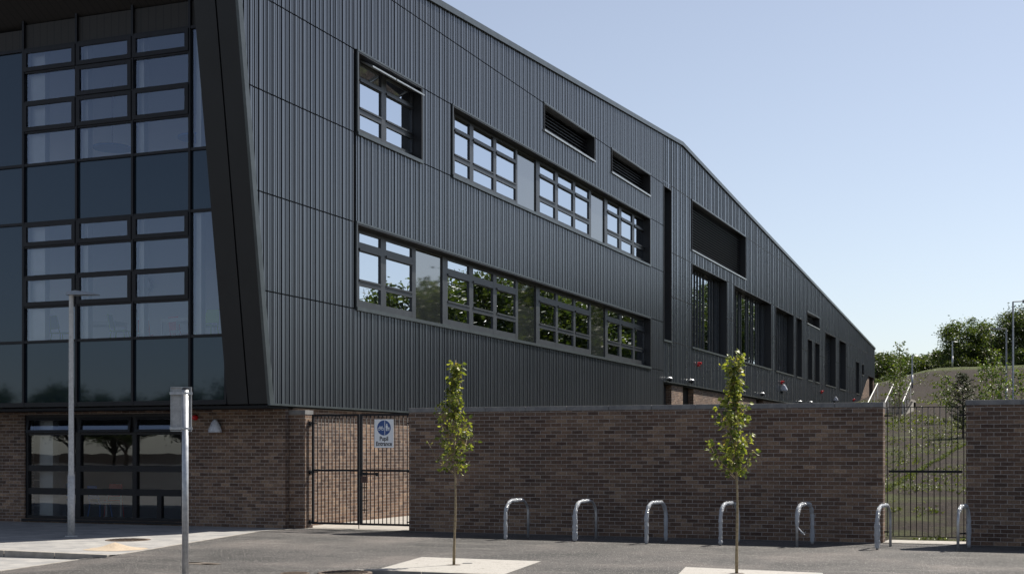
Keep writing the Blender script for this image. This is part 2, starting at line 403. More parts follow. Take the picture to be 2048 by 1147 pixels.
while x < 30: strip(b, (x, yk), (x+.905, yk), .12, -.14, .0065); x += .915
tag(obj('bay_kerb', b, M['pale_stone'], bevel=.008), kind='structure')
# pale beds round the street trees
def bedpts(l): return [G(*p) for p in l]
b1 = bedpts([(844, 1113), (1082, 1121.5), (1005, 1149)]); 
def cut(a, c, Y): t = (Y-a[1])/(c[1]-a[1]); return (a[0]+(c[0]-a[0])*t, Y)
bl = G(757, 1137.6); 
sheet('planting_bed', [b1[0], b1[1], cut(b1[1], b1[2], yk+.06), (bl[0], yk+.06)], .004, M['bed'])
c0, c1 = G(1371, 1133), G(1646, 1145)
sheet('planting_bed', [c0, c1, cut(c1, (c1[0]-(b1[1][0]-b1[2][0]), c1[1]-(b1[1][1]-b1[2][1])), yk+.06), cut(c0, (c0[0]-(b1[0][0]-bl[0]), c0[1]-(b1[0][1]-bl[1])), yk+.06)], .004, M['bed'])
# paving behind the gates
xw0, xw1 = wx(818, YW), wx(1766, YW)
sheet('path', [(-15.7, 26.0), (-9, 26.0), (-9, 34), (-10.5, 38.5), (-15.7, 38.5)], .004, M['pale_stone'])
sheet('threshold', [(wx(612, YW)+.01, YW-.12), (xw0-.003, YW-.12), (xw0-.003, 26.15), (wx(612, YW)+.01, 26.15)], .010, M['pale_stone'])
sheet('threshold', [(xw1+.003, YW-.05), (wx(1932, YW)-.003, YW-.05), (wx(1932, YW)-.003, 26.45), (xw1+.003, 26.45)], .010, M['pale_stone'])

# =====================================================================  SCHOOL BUILDING
school = empty('school_building', (-24, 40, 0), 'large dark metal clad school with brick ground floor and raking roof', 'building')
def S(name, mb, m, parent=None, **k): return obj(name, mb, m, parent or school, **k)
XL = -34.0
yF0 = 23.1; zF0 = fz(.687)
z_bot = 2.69
y_b = fy(1327); y_slot1 = fy(1342.5); y_pk = fy(1364); y_end = fy(1750)
z_pk = fz(.8193); z_end = fz(.5592); z_b2 = fz(.175)
def roofz(y):
    if y < y_pk: return lerp(zF0, z_pk, (y-yF0)/(y_pk-yF0))
    return lerp(z_pk, z_end, (y-y_pk)/(y_end-y_pk))
yd0, yd1 = 115.4, fy(1737)
zd1 = fzp(1737, 751)
def botz(y, side=0):
    if y < YU-1e-6: return z_bot + (YU-y)/(YU-yF0)*(zF0-z_bot)
    if y < y_b-1e-6 or (abs(y-y_b) < 1e-5 and side < 0): return z_bot
    if y <= yd0: return z_b2
    if y <= yd1: return lerp(z_b2, zd1, (y-yd0)/(yd1-yd0))
    return zd1
# openings: (px0, px1, r_top, r_bot)
ops = {}
def op(k, p0, p1, rt, rb): ops[k] = (fy(p0), fy(p1), fz(rb), fz(rt))
op('A', 715, 843.7, .571, .4525); op('B', 905, 1300, .571, .4525); op('C', 713, 1301, .3245, .2009)
op('L1', 1088, 1189, .677, .624); op('L2', 1223, 1300, .677, .624)
op('S1', 1327.3, 1342.5, .6743, .279)
op('L3', 1383.5, 1491, .686, .548)
op('T1', 1384, 1453.6, .512, .2805); op('T2', 1468.5, 1542, .512, .2805); op('T3', 1551.6, 1586.7, .512, .2805)
op('S2', 1593.3, 1603.4, .512, .2805); op('L4', 1614.2, 1638.6, .556, .508)
op('S3', 1615.7, 1624, .447, .2805); op('S4', 1630.3, 1638.6, .447, .2805)
op('T4', 1650.5, 1670.8, .510, .2805); op('T5', 1678.7, 1691.3, .508, .2805)
op('S5', 1712.2, 1718, .443, .2805); op('S6', 1723.7, 1727.3, .443, .386)
jL = [fz(r) for r in (.677, .571, .4525, .3245, .2009)]
jR = [fz(r) for r in (.6865, .513, .3985, .2805)]
def intervals(y, z0, z1, m=.0, joints=None, jw=.03):
    cuts = [(o[2]-m, o[3]+m) for o in ops.values() if o[0]-m < y < o[1]+m]
    if joints: cuts += [(j-jw/2, j+jw/2) for j in joints]
    iv = [(z0, z1)]
    for a, c in cuts:
        n = []
        for p, q in iv:
            if c <= p or a >= q: n.append((p, q)); continue
            if a > p: n.append((p, a))
            if c < q: n.append((c, q))
        iv = n
    return [(p, q) for p, q in iv if q-p > .02]
def skin(y0, y1, X, m, name):
    b = MB(); br = sorted(set([y0, y1] + [v for o in ops.values() for v in o[:2] if y0 < v < y1] + [v for v in (YU, y_pk, yd0, yd1) if y0 < v < y1]))
    for a, c in zip(br, br[1:]):
        mid = (a+c)/2
        for p, q in intervals(mid, botz(mid), roofz(mid)):
            pa, pc, qa, qc = p, p, q, q
            if abs(p-botz(mid)) < 1e-6: pa, pc = botz(a, 1), botz(c, -1)
            if abs(q-roofz(mid)) < 1e-6: qa, qc = roofz(a), roofz(c)
            b.quad((X, a, pa), (X, c, pc), (X, c, qc), (X, a, qa))
    return S(name, b, m)
skin(yF0+.001, y_b, XF-.045, M['groove'], 'cladding_backing')
skin(y_b, y_end, XF-.02, M['clad2'], 'seamed_cladding')
def rib(b, y0, y1, X0, X1, joints, skip=()):
    ym = (y0+y1)/2
    zb = botz(ym) if y0-.07 > YU else botz(y0-.07); zr = roofz(ym)-.02
    for p, q in intervals(ym, zb, zr, .03, joints):
        if any(p < k[2]-.05 and q > k[1]+.05 for k in skip): continue
        b.box(X0, X1, y0, y1, p, q)
# ribbed sheets: random widths between narrow grooves
rnd = random.Random(3)
pat = [(.09, 0, .034), (.03, .014, .03), (.045, .006, .032), (.03, .014, .038), (.06, .004, .034), (.035, .014, .03), (.03, .01, .034), (.075, 0, .04), (.04, .012, .032), (.055, .006, .034), (.03, .014, .036)]
b = MB(); y = yF0+.25; vj = [(fy(712), fz(.2009), fz(.571)), (fy(844.5), fz(.4525), fz(.571)), (fy(904), fz(.4525), fz(.571))]
i = 0
while y < y_b-.1:
    w, dp, gp = pat[i % 11]; i += 1
    hit = [v for v in vj if abs(y+w/2-v[0]) < w/2+.012]
    rib(b, y, y+w, XF-.05, XF-dp, jL, hit)
    y += w+gp
S('ribbed_cladding', b, M['clad'])
b = MB(); y = y_b+.12
i = 0
while y < y_end-.1:
    rib(b, y, y+.03, XF-.03, XF+.004, jR)
    y += (.27, .27, .41, .27, .34)[i % 5]; i += 1
S('standing_seams', b, M['clad'])
# dark recessed joints of the seamed part
for j in jR:
    br = sorted([y_slot1, y_end]+[v for o in ops.values() for v in o[:2] if y_slot1 < v < y_end])
    run = None; runs = []
    for a, c in zip(br, br[1:]):
        mid = (a+c)/2
        bad = roofz(mid) < j+.1 or any(o[0]-.01 < mid < o[1]+.01 and o[2]-.02 < j < o[3]+.02 for o in ops.values()) or (j == jR[-1] and mid > yd1)
        if bad: run = None
        elif run: run[1] = c
        else: run = [a, c]; runs.append(run)
    for a, c in runs:
        b = MB(); b.box(XF-.021, XF-.0165, a+.002, c-.002, j-.018, j+.018); S('cladding_joint', b, M['groove'])
for v in (y_b, y_slot1):
    for p, q in intervals(v+.001, z_bot if v == y_b else z_b2, roofz(v)-.05):
        b = MB(); b.box(XF-.05, XF-.013, v-.02, v+.02, p, q); S('cladding_joint', b, M['groove'])
# corner trim following the raking end of the facade, bottom trims, roof flashing
def edge(z): return YU-(z-z_bot)/(zF0-z_bot)*(YU-yF0)
b = MB()
for (z0, z1) in ((z_bot, zF0),):
    b.hexa([(XF-.06, edge(z0)-.0, z0), (XF+.006, edge(z0)-.0, z0), (XF+.006, edge(z0)+.16, z0), (XF-.06, edge(z0)+.16, z0)],
           [(XF-.06, edge(z1)-.0, z1), (XF+.006, edge(z1)-.0, z1), (XF+.006, edge(z1)+.16, z1), (XF-.06, edge(z1)+.16, z1)])
S('corner_trim', b, M['trim'])
b = MB(); b.box(XF-.05, XF+.012, YU, y_b, z_bot-.03, z_bot+.012); b.box(XF-.05, XF+.012, y_b, yd0, z_b2-.03, z_b2+.014)
S('base_trim', b, M['trim'])
b = MB()
for a, c in ((yF0-.15, y_pk), (y_pk, y_end)):
    za, zc = roofz(a), roofz(c)
    b.hexa([(XF-.3, a, za-.1), (XF+.06, a, za-.1), (XF+.06, c, zc-.1), (XF-.3, c, zc-.1)], [(XF-.3, a, za+.07), (XF+.06, a, za+.07), (XF+.06, c, zc+.07), (XF-.3, c, zc+.07)])
S('roof_edge', b, M['trim'])
b = MB()
for a, c in ((yF0-.1, y_pk), (y_pk, y_end)):
    b.quad((XL, a, roofz(a)-.05), (XF-.29, a, roofz(a)-.05), (XF-.29, c, roofz(c)-.05), (XL, c, roofz(c)-.05))
S('roof', b, M['tile'])
b = MB(); b.quad((XL, y_end, -.2), (XF-.04, y_end, -.2), (XF-.04, y_end, z_end), (XL, y_end, z_end))
b.quad((XL, YB+.2, -.2), (XL, y_end, -.2), (XL, y_end, z_end-.1), (XL, YB+.2, z_end-.1))
b.quad((XL, yF0, z_end-.1), (XL, y_pk, z_end-.1), (XL, y_pk, z_pk), (XL, yF0, zF0))
b.poly([(XL, y_pk, z_end-.1), (XL, y_end, z_end-.1), (XL, y_pk, z_pk)])
S('rear_wall', b, M['clad2'])
# raking end fin: two plates with a dark joint
xfl = -16.51
b = MB()
xm = (xfl+XF)/2
for xa, xc in ((xfl, xm-.018), (xm+.018, XF-.061)):
    b.hexa([(xa, YU, z_bot), (xc, YU, z_bot), (xc, YU+.3, z_bot), (xa, YU+.3, z_bot)], [(xa, yF0, zF0), (xc, yF0, zF0), (xc, YU+.3, zF0), (xa, YU+.3, zF0)])
S('end_fin', b, M['fin'])
b = MB(); b.hexa([(xm-.018, YU+.05, z_bot), (xm+.018, YU+.05, z_bot), (xm+.018, YU+.3, z_bot), (xm-.018, YU+.3, z_bot)], [(xm-.018, yF0+.05, zF0), (xm+.018, yF0+.05, zF0), (xm+.018, YU+.3, zF0), (xm-.018, YU+.3, zF0)])
S('fin_joint', b, M['groove'])
# soffit boards and fascia
KU = YU/CS/ (SN/CS) if False else None
def sz(s):  # height on the upper front plane from its perspective ratio
    return E + s*YU/SN
z_sof = sz(.147)
b = MB(); b.hexa([(XL, yF0+.02, z_sof+1.0), (xfl, yF0+.02, z_sof+1.0), (xfl, YU+.2, z_sof), (XL, YU+.2, z_sof)], [(XL, yF0+.02, z_sof+1.1), (xfl, yF0+.02, z_sof+1.1), (xfl, YU+.2, z_sof+.1), (XL, YU+.2, z_sof+.1)])
S('soffit', b, M['soffit'])
b = MB(); b.box(XL, XF-.07, yF0-.1, yF0+.015, z_sof+.95, zF0+.05); S('fascia', b, M['fin'])
b = MB(); b.box(XL, XF-.07, YU+.02, YB+.05, 2.6, z_bot-.03); b.box(XB-.2, XF-.06, YB+.05, y_b, 2.64, z_bot-.035); b.box(XB-.2, XF-.06, y_b, yd0, z_b2-.1, z_b2-.035)
S('lower_soffit', b, M['groove'])

# ---- curtain wall
cols_px = [47.5, 153.5, 265.5, 380.0]
cx = [wx(p, YU) for p in cols_px]; sp = cx[1]-cx[0]
allx = [cx[0]-sp*4, cx[0]-sp*3, cx[0]-sp*2, cx[0]-sp] + cx + [wx(452, YU)]
rows = [sz(s) for s in (.01545, .03727, .04936, .05994, .07018, .07841, .09872, .11014, .12055, .13096, .13885, .1466)]
z0c, z1c = rows[0], rows[-1]
b = MB(); W = .055
for i, x in enumerate(allx): b.box(x-W/2, x+W/2, YU-.03, YU+.14, z0c-.04, z1c+.2)
def rowbar(z, xa, xb, h=.055, d=-.022): b.box(xa, xb, YU+d, YU+.12, z-h/2, z+h/2)
big = [0, 1, 5, 6, 10]
for r in big: rowbar(rows[r], allx[0], allx[-1], .06 if r else .1)
for r in (2, 3, 4, 7, 8, 9): rowbar(rows[r], cx[0], cx[3], .05, -.018)
curtain = S('curtain_wall', b, M['frameblk'])
g = MB(); gaps = []
def pane(mb, x0, x1, z0, z1, y=YU+.03): mb.quad((x0, y, z0), (x1, y, z0), (x1, y, z1), (x0, y, z1))
for ci in range(len(allx)-1):
    xa, xb = allx[ci]+W/2, allx[ci+1]-W/2
    for r in range(len(rows)-1):
        za, zb = rows[r]+.025, rows[r+1]-.025
        spand = r in (0, 5)
        if ci < 4:
            if r in (2, 3, 4, 7, 8, 9): continue
            top = {0: 1, 1: 5, 5: 6, 6: 10, 10: 11}[r]
            q = MB(); pane(q, xa, xb, za, rows[top]-.025)
            S('spandrel_panel' if r != 10 else 'painted_soffit_reflection', q, M['spandrel'] if r != 10 else M['soffit'], curtain); continue
        if r == 10:
            q = MB(); pane(q, xa, xb, za, zb+.1); S('painted_soffit_reflection', q, M['soffit'], curtain); continue  # top row is glass; the mirrored soffit is painted on as dark boards
        if spand:
            q = MB(); pane(q, xa, xb, za, zb); S('spandrel_panel', q, M['spandrel'], curtain); continue
        if ci == 7:
            if r in (1, 6):
                g = MB(); pane(g, xa, xb, za, rows[{1: 5, 6: 10}[r]]-.03); S('glass', g, M['glassC'], curtain)
            continue
        sash = r in (2, 4, 7, 9) or (r == 8 and ci == 5)
        if sash:
            q = MB(); f = .085; y0, y1 = YU-.05, YU+.02
            q.box(xa-.01, xb+.01, y0, y1, za-.01, za+f); q.box(xa-.01, xb+.01, y0, y1, zb-f*.8, zb+.01)
            q.box(xa-.01, xa+f, y0, y1, za+f, zb-f*.8); q.box(xb-f, xb+.01, y0, y1, za+f, zb-f*.8)
            s_ = S('opening_sash', q, M['frameblk'], curtain)
            q = MB(); pane(q, xa+f, xb-f, za+f, zb-f*.8, YU-.02); S('glass', q, M['glassC'], s_)
        else: g = MB(); pane(g, xa, xb, za, zb); S('glass', g, M['glassC'], curtain)
b = MB()
# ---- brick ground floor front with its long window
gx0, gx1 = wx(49, YB), wx(366, YB); gz1 = wz(160, 828, YB); gz0 = wz(160, 1038, YB)
b = MB(); yb1 = YB+.33
b.box(XL, gx0, YB, yb1, -.1, 2.6); b.box(gx0, gx1, YB, yb1, -.1, gz0); b.box(gx0, gx1, YB, yb1, gz1, 2.6); b.box(gx1, XB, YB, yb1, -.1, 2.6)
S('brick_front', b, M['brick'])
d = MB(); 
def fr(d, x0, x1, y0, y1, z0, z1, w):
    d.box(x0, x1, y0, y1, z0, z0+w); d.box(x0, x1, y0, y1, z1-w, z1); d.box(x0, x0+w, y0, y1, z0+w, z1-w); d.box(x1-w, x1, y0, y1, z0+w, z1-w)
Yg = YB+.06
fr(d, gx0+.002, gx1-.002, Yg-.02, Yg+.1, gz0, gz1, .07)
gm = [wx(153.5, YB), wx(266.5, YB)]; gr = [wz(160, y, YB) for y in (1029, 989, 976, 942, 930, 869)]
gxs = [gx0+.07, gm[0]-.07, gm[0]+.07, gm[1]-.06, gm[1]+.06, gx1-.07]
for m_ in gm: d.box(m_-.07 if m_ == gm[0] else m_-.06, m_+.07 if m_ == gm[0] else m_+.06, Yg-.018, Yg+.098, gz0+.07, gz1-.07)
for a_, c_ in ((gr[1], gr[2]), (gr[3], gr[4])):
    for k in range(3): d.box(gxs[2*k], gxs[2*k+1], Yg-.015, Yg+.095, a_, c_)
zt0 = gr[5]
for k in range(3): d.box(gxs[2*k], gxs[2*k+1], Yg-.012, Yg+.09, zt0, zt0+.06)
xq = lerp(gxs[4], gxs[5], .5); d.box(xq-.06, xq+.06, Yg-.01, Yg+.09, gz0+.07, gr[1])
gw = S('window', d, M['frameblk'])
q = MB(); q.box(gx0-.05, gx1+.02, YB-.05, YB+.03, gz0-.06, gz0-.004); S('sill', q, M['frameblk'], gw)
q = MB()
for k in range(3):
    f = MB(); fr(f, gxs[2*k]+.004, gxs[2*k+1]-.004, Yg-.05, Yg+.03, zt0+.062, gz1-.072, .06); f.v = [(a_, c_-.09*(gz1-.072-d_)/(gz1-zt0), d_) for a_, c_, d_ in f.v]; sh = S('opening_sash', f, M['frameblk'], gw)
    p = MB(); pane(p, gxs[2*k]+.06, gxs[2*k+1]-.06, zt0+.12, gz1-.13, Yg-.01); p.v = [(a_, c_-.09*(gz1-.072-d_)/(gz1-zt0), d_) for a_, c_, d_ in p.v]; S('glass', p, M['glassC'], sh)
    q = MB(); pane(q, gxs[2*k], gxs[2*k+1], gz0+.07, zt0, Yg+.04); S('glass', q, M['glassG'], gw)
# ---- brick below the long facade
dps = [(1328.5, 1343), (1365.6, 1387), (1512, 1526)]
b = MB()
segs = [YB+.33]
dd = [(fy(p, XB), fy(q_, XB)) for p, q_ in dps]
dd = [(y_b+.05, dd[0][1])]+dd[1:]
ytb = yd1; x1 = XB
b.box(XB-.3, XB, YB+.33, y_b, -.1, 2.63)
b.box(XB-.3, XB, y_b, dd[0][0], -.1, z_b2-.1)
b.box(XB-.3, XB, dd[0][1], dd[1][0], -.1, z_b2-.1); b.box(XB-.3, XB, dd[1][1], dd[2][0], -.1, z_b2-.1)
b.box(XB-.3, XB, dd[2][1], yd0, -.1, z_b2-.1)
ysp = fy(1738, XB)
b.hexa([(XB-.3, yd0, -.1), (XB, yd0, -.1), (XB, ysp, -.1), (XB-.3, ysp, -.1)], [(XB-.3, yd0, z_b2-.1), (XB, yd0, z_b2-.1), (XB, ysp, zd1+.1), (XB-.3, ysp, zd1+.1)]); b.box(XB-.3, XB, fy(1746, XB), y_end, -.1, zd1+.1)
b.box(XB-.3, XB, fy(1738, XB), fy(1746, XB), fzp(1741, 748, XB), zd1)
for a_, c_ in dd: b.box(XB-.3, XB, a_, c_, -.1, 1.9)
S('brick_side_wall', b, M['brick'])
for i, (a_, c_) in enumerate(dd+[(fy(1738, XB), fy(1746, XB))]):
    q = MB(); top = z_b2-.1 if i < 3 else fzp(1741, 748, XB)
    q.box(XB-.32, XB-.26, a_, c_, 1.9, top)
    dr = S('door', q, M['fin'] if i != 0 else M['frame'])
    h = MB(); h.box(XB-.26, XB-.2, a_+.25, a_+.29, top-1.3, top-1.0); S('handle', h, M['steel'], dr)

# ---- windows in the long facade
def surround(o, deep, m, w=.045, proud=.02):
    y0, y1, z0, z1 = o; b = MB()
    xo = XF+proud
    b.box(XF-deep, xo, y0, y1, z1-w, z1+.004); b.box(XF-deep, xo, y0, y1, z0-.004, z0+w)
    b.box(XF-deep, xo, y0-.004, y0+w, z0+w, z1-w); b.box(XF-deep, xo, y1-w, y1+.004, z0+w, z1-w)
    return b
XG = XF-.28
def win(key, panes, rowsz, frosted=(), openup=False):
    o = ops[key]; y0, y1, z0, z1 = o
    d = MB(); xa, xb = XG-.05, XG+.04
    ys = sorted([(fy(p, XG), fy(q_, XG), 0) for p, q_ in panes]+[(fy(p, XG), fy(q_, XG), 1) for p, q_ in frosted])
    edges = [y0]+[v for t in ys for v in t[:2]]+[y1]
    # vertical members
    for i in range(0, len(edges), 2):
        w_ = edges[i+1]-edges[i]
        if w_ > .3 and i+2 >= len(edges): w_ = min(w_, .3)
        d.box(xa, xb, edges[i], edges[i]+w_ if i else edges[i+1], z0+.04, z1-.04)
    gl = []; lst = []
    lo = z0+.04; hi = z1-.04
    for (a, c, fz_) in ys:
        if fz_:
            q = MB(); q.quad((XG, a, lo+.06), (XG, c, lo+.06), (XG, c, hi-.05), (XG, a, hi-.05)); lst.append(q)
            d.box(xa, xb, a, c, lo, lo+.06); d.box(xa, xb, a, c, hi-.05, hi); continue
        prev = lo
        for (ra, rc) in rowsz:
            d.box(xa+.004, xb-.002, a, c, prev, ra); prev = rc
            gq = MB(); gq.quad((XG, a, ra), (XG, c, ra), (XG, c, rc), (XG, a, rc)); gl.append(gq)
        d.box(xa+.004, xb-.002, a, c, prev, hi)
        # projecting sash bars above the middle light
        d.box(XG+.0, XG+.07, a-.02, c+.02, rowsz[1][1]+.015, rowsz[1][1]+.07)
        d.box(XG+.0, XG+.065, a-.02, c+.02, rowsz[1][0]-.05, rowsz[1][0]-.01)
    w = S('window', d, M['frame'])
    for gq in gl: S('glass', gq, M['glass'], w)
    for q in lst: S('obscured_panel', q, M['frost'], w)
    S('surround', surround(o, .35, M['reveal']), M['reveal'], w)
    q = MB(); q.box(XF-.28, XF+.045, y0-.03, y1+.03, z0-.035, z0+.05); S('sill', q, M['trim'], w)
    q = MB(); q.box(XF-.03, XF+.028, y0-.03, y1+.03, z1-.01, z1+.035); q.box(XF-.03, XF+.026, y0-.035, y0-.003, z0+.05, z1-.01); q.box(XF-.03, XF+.026, y1+.003, y1+.035, z0+.05, z1-.01); S('head_trim', q, M['trim'], w)
    return w
zr = lambda l: [(E+a*(-XG/CS), E+c*(-XG/CS)) for a, c in l]
rB = zr([(.4593, .4809), (.4911, .5268), (.5345, .5534)]); rC = zr([(.2134, .2351), (.2443, .2843), (.2971, .3107)])
win('B', [(907, 937), (944.5, 984.5), (990.5, 1029), (1077.5, 1108), (1114, 1144), (1148.5, 1176), (1213, 1236), (1241, 1262.6), (1267, 1286.5)], rB, [(1032.5, 1070), (1180, 1207)])
win('C', [(716, 759), (769.6, 821.5), (893, 936), (944, 984), (991, 1029), (1077.4, 1109.4), (1114, 1145), (1148.8, 1176.6), (1213.6, 1237), (1241.4, 1264), (1267.7, 1286.5)], rC, [(829, 882.6), (1033.7, 1070), (1180, 1208.4)])
wA = win('A', [(717, 760), (770, 821.5)], rB)
for (p0, p1) in ((716.5, 764), (766, 822)):       # two top lights pushed wide open
    a, c = fy(p0, XG), fy(p1, XG); zt_ = rB[2][1]+.05
    pz = lambda s: (XG+.06+.34*s, zt_-.16*s)
    q = MB()
    def bar(s0, s1, ya, yc):
        (xa, za), (xb, zb) = pz(s0), pz(s1)
        q.hexa([(xa, ya, za-.02), (xb, ya, zb-.02), (xb, yc, zb-.02), (xa, yc, za-.02)], [(xa, ya, za+.02), (xb, ya, zb+.02), (xb, yc, zb+.02), (xa, yc, za+.02)])
    bar(0, .12, a, c); bar(.86, 1, a, c); bar(.12, .86, a, a+.06); bar(.12, .86, c-.06, c)
    s_ = S('open_sash', q, M['trimlt'], wA)
    q = MB(); (xa, za), (xb, zb) = pz(.1), pz(.9); q.quad((xa, a, za), (xb, a, zb), (xb, c, zb), (xa, c, za)); S('glass', q, M['glass'], s_)
# tall glazed openings with vertical fins
def tall(key, fins, deep=.43, half=.022):
    o = ops[key]; y0, y1, z0, z1 = o; X = XF-deep
    d = MB(); d.box(X-.05, X+.03, y0, y1, z0, z0+.07); d.box(X-.05, X+.03, y0, y1, z1-.07, z1); d.box(X-.05, X+.03, y0, y0+.06, z0+.07, z1-.07); d.box(X-.05, X+.03, y1-.06, y1, z0+.07, z1-.07)
    w = S('window', d, M['frame'])
    q = MB(); q.quad((X, y0+.06, z0+.07), (X, y1-.06, z0+.07), (X, y1-.06, z1-.07), (X, y0+.06, z1-.07)); S('glass', q, M['glass'], w)
    S('surround', surround(o, deep+.08, M['reveal'], .03), M['reveal'], w)
    q = MB(); q.box(XF-.25, XF+.04, y0-.03, y1+.03, z0-.04, z0+.04); S('sill', q, M['trim'], w)
    q = MB()
    for f in fins:
        q.box(X+.004, X+.05, f-half, f+half, z0+.045, z1-.035)
    if fins: S('vertical_fin', q, M['frame'], w)
    return w
tall('T1', [fy(p, XF-.4) for p in (1389.8, 1395.4, 1401.3, 1407.4, 1418.5, 1424, 1432, 1436.7)])
tall('T2', [fy(p, XF-.4) for p in (1472, 1478, 1482, 1492.5, 1496.5, 1502, 1506, 1512, 1516, 1524.5)])
tall('T3', [fy(p, XF-.4) for p in (1554.5, 1558, 1561.5, 1565, 1569.5, 1573)])
for k in ('S1', 'S2', 'S3', 'S4', 'S5', 'S6'): tall(k, [], .43)
tall('T4', [fy(p, XF-.4) for p in (1653, 1655.5, 1659, 1661.5)]); tall('T5', [fy(p, XF-.4) for p in (1681.5,)])
o = ops['S1']; q = MB()
for r in (.56, .50, .40): q.box(XF-.46, XF-.36, o[0]+.05, o[1]-.05, fz(r)-.04, fz(r)+.04)
S('slot_transom', q, M['frame'])
def louvre(key, pitch):
    o = ops[key]; y0, y1, z0, z1 = o; deep = .40; X = XF-deep
    b = surround(o, deep+.05, M['reveal'], .03); w = S('louvre', b, M['reveal'])
    q = MB(); z = z0+.06
    ye = y1-.12
    while z < z1-.05:
        q.hexa([(X+.0, y0+.031, z+.05), (X+.14, y0+.031, z-.02), (X+.14, ye, z-.02), (X, ye, z+.05)], [(X+.0, y0+.031, z+.058), (X+.14, y0+.031, z-.005), (X+.14, ye, z-.005), (X, ye, z+.058)]); z += pitch
    S('blades', q, M['frameblk'], w)
    q = MB(); q.quad((X-.04, y0, z0), (X-.04, y1, z0), (X-.04, y1, z1), (X-.04, y0, z1)); S('backing', q, M['groove'], w)
    q = MB(); q.box(XF-.3, XF+.045, y0-.03, y1+.03, z0-.03, z0+.035); S('sill', q, M['trimlt'], w)
    q = MB(); q.box(XF-.03, XF+.025, y0-.03, y1+.03, z1-.005, z1+.05); S('head_trim', q, M['trim'], w)
louvre('L1', .11); louvre('L2', .11); louvre('L3', .125); louvre('L4', .125)

# ---- interior: slabs, back walls, columns
b = MB()
b.box(XL+.1, XF-.6, YB+.36, 36, -.05, .02); b.box(XL+.1, XF-.6, YU+.16, 36, 2.74, 4.1); b.box(XL+.1, XF-.6, YU+.16, 36, 6.97, 8.15)
b.box(XL+.1, XF-.6, 36, y_end-.1, 3.6, 4.1); b.box(XL+.1, XF-.6, 36, y_end-.4, 7.3, 8.1)
S('floor_slab', b, M['infloor'])
b = MB(); b.box(XL+.1, XF-.6, 33.0, 33.15, .02, 2.735); b.box(XL+.1, XF-.6, 33.0, 33.15, 4.1, 6.95); b.box(XL+.1, XF-.6, 33.0, 33.15, 8.15, 12.5)
b.box(-22.6, -22.5, 33.2, y_end-1, 4.11, 7.2); b.box(-22.6, -22.5, 33.2, y_end-1, 8.2, 12)
for yy in (40, 47, 54, 60, 75, 90, 105): b.box(-22.4, XF-.62, yy, yy+.12, 4.12, 7.2); b.box(-22.4, XF-.62, yy, yy+.12, 8.2, 11.4)
S('interior_wall', b, M['inwall'])
b = MB(); b.box(XL+.1, XF-.6, YU+.25, 33, 6.9, 6.96); b.box(XL+.1, XF-.6, YU+.25, 33, 11.45, 11.6); b.box(XL+.1, XF-.6, YB+.36, 33, 2.66, 2.735); b.box(-22.4, XF-.6, 33.2, y_end-1, 11.45, 11.5)
S('ceiling', b, M['ceil'])
b = MB()
for i, x in enumerate(cx):
    w_ = .42 if i == 0 else .13
    for z0_, z1_ in ((4.1, 6.9), (8.15, 11.4)): b.box(x+.02, x+.02+w_, YU+.2, YU+.36, z0_, z1_)
b.box(gx0+.1, gx0+.5, YB+.4, YB+.6, .02, 2.6)
S('column', b, M['white'])

# =====================================================================  FURNITURE SEEN THROUGH THE GLASS
def make_chair(m, label, group):
    c = empty('school_chair', (0, 0, 0), label, 'chair', group)
    b = MB(); b.hexa([(-.2, -.2, .43), (.2, -.2, .43), (.19, .2, .42), (-.19, .2, .42)], [(-.2, -.2, .455), (.2, -.2, .455), (.19, .2, .44), (-.19, .2, .44)]); obj('seat', b, m, c, bevel=.01)
    b = MB(); b.hexa([(-.19, .17, .52), (.19, .17, .52), (.19, .2, .52), (-.19, .2, .52)], [(-.16, .24, .84), (.16, .24, .84), (.16, .265, .84), (-.16, .265, .84)]); obj('backrest', b, m, c, bevel=.02)
    for sx in (-1, 1):
        for sy in (-1, 1):
            b = MB(); b.tube([(sx*.17, sy*.15, .43), (sx*.21, sy*.21, 0)], .014, 6); obj('leg', b, m, c)
        b = MB(); b.tube([(sx*.17, .17, .43), (sx*.16, .21, .56)], .014, 6); obj('back_post', b, m, c)
    return c
def make_table(label, group):
    t = empty('school_table', (0, 0, 0), label, 'table', group)
    b = MB(); b.box(-.6, .6, -.3, .3, .7, .725); obj('tabletop', b, M['white'], t, bevel=.004)
    for sx in (-1, 1):
        for sy in (-1, 1):
            b = MB(); b.box(sx*.57-.02, sx*.57+.02, sy*.27-.02, sy*.27+.02, 0, .7); obj('leg', b, M['white'], t)
    b = MB(); b.box(-.55, .55, -.28, -.25, .64, .7); b.box(-.55, .55, .25, .28, .64, .7); obj('frame', b, M['white'], t)
    return t
fl1 = 4.1
protoC = {}
def place_chair(px, Y, z, rz, m, label, group):
    if m not in protoC: c = make_chair(M[m], label, group); protoC[m] = c
    else: c = copy_tree(protoC[m]); c['label'] = label; c['group'] = group
    c.location = (wx(px, Y), Y, z); c.rotation_euler.z = rz
gch = 'plastic chairs in the first floor classroom'
place_chair(123, 26.3, fl1, 2.9, 'green', 'green plastic chair behind the lamp column, leftmost on the first floor', gch)
place_chair(240, 26.4, fl1, 1.9, 'green', 'green plastic chair drawn up to the right end of the left white table', gch)
place_chair(415, 26.0, fl1, 0.1, 'green', 'green plastic chair in the narrow pane beside the leaning fin', gch)
place_chair(288, 27.6, fl1, .8, 'redch', 'red plastic chair between the two white tables', gch)
place_chair(361, 27.6, fl1, 3.0, 'redch', 'red plastic chair half under the right white table', gch)
tb = make_table('white legged table in the second pane of the first floor', 'white tables in the first floor classroom'); tb.location = (wx(198, 26.9), 26.9, fl1); tb.rotation_euler.z = .15
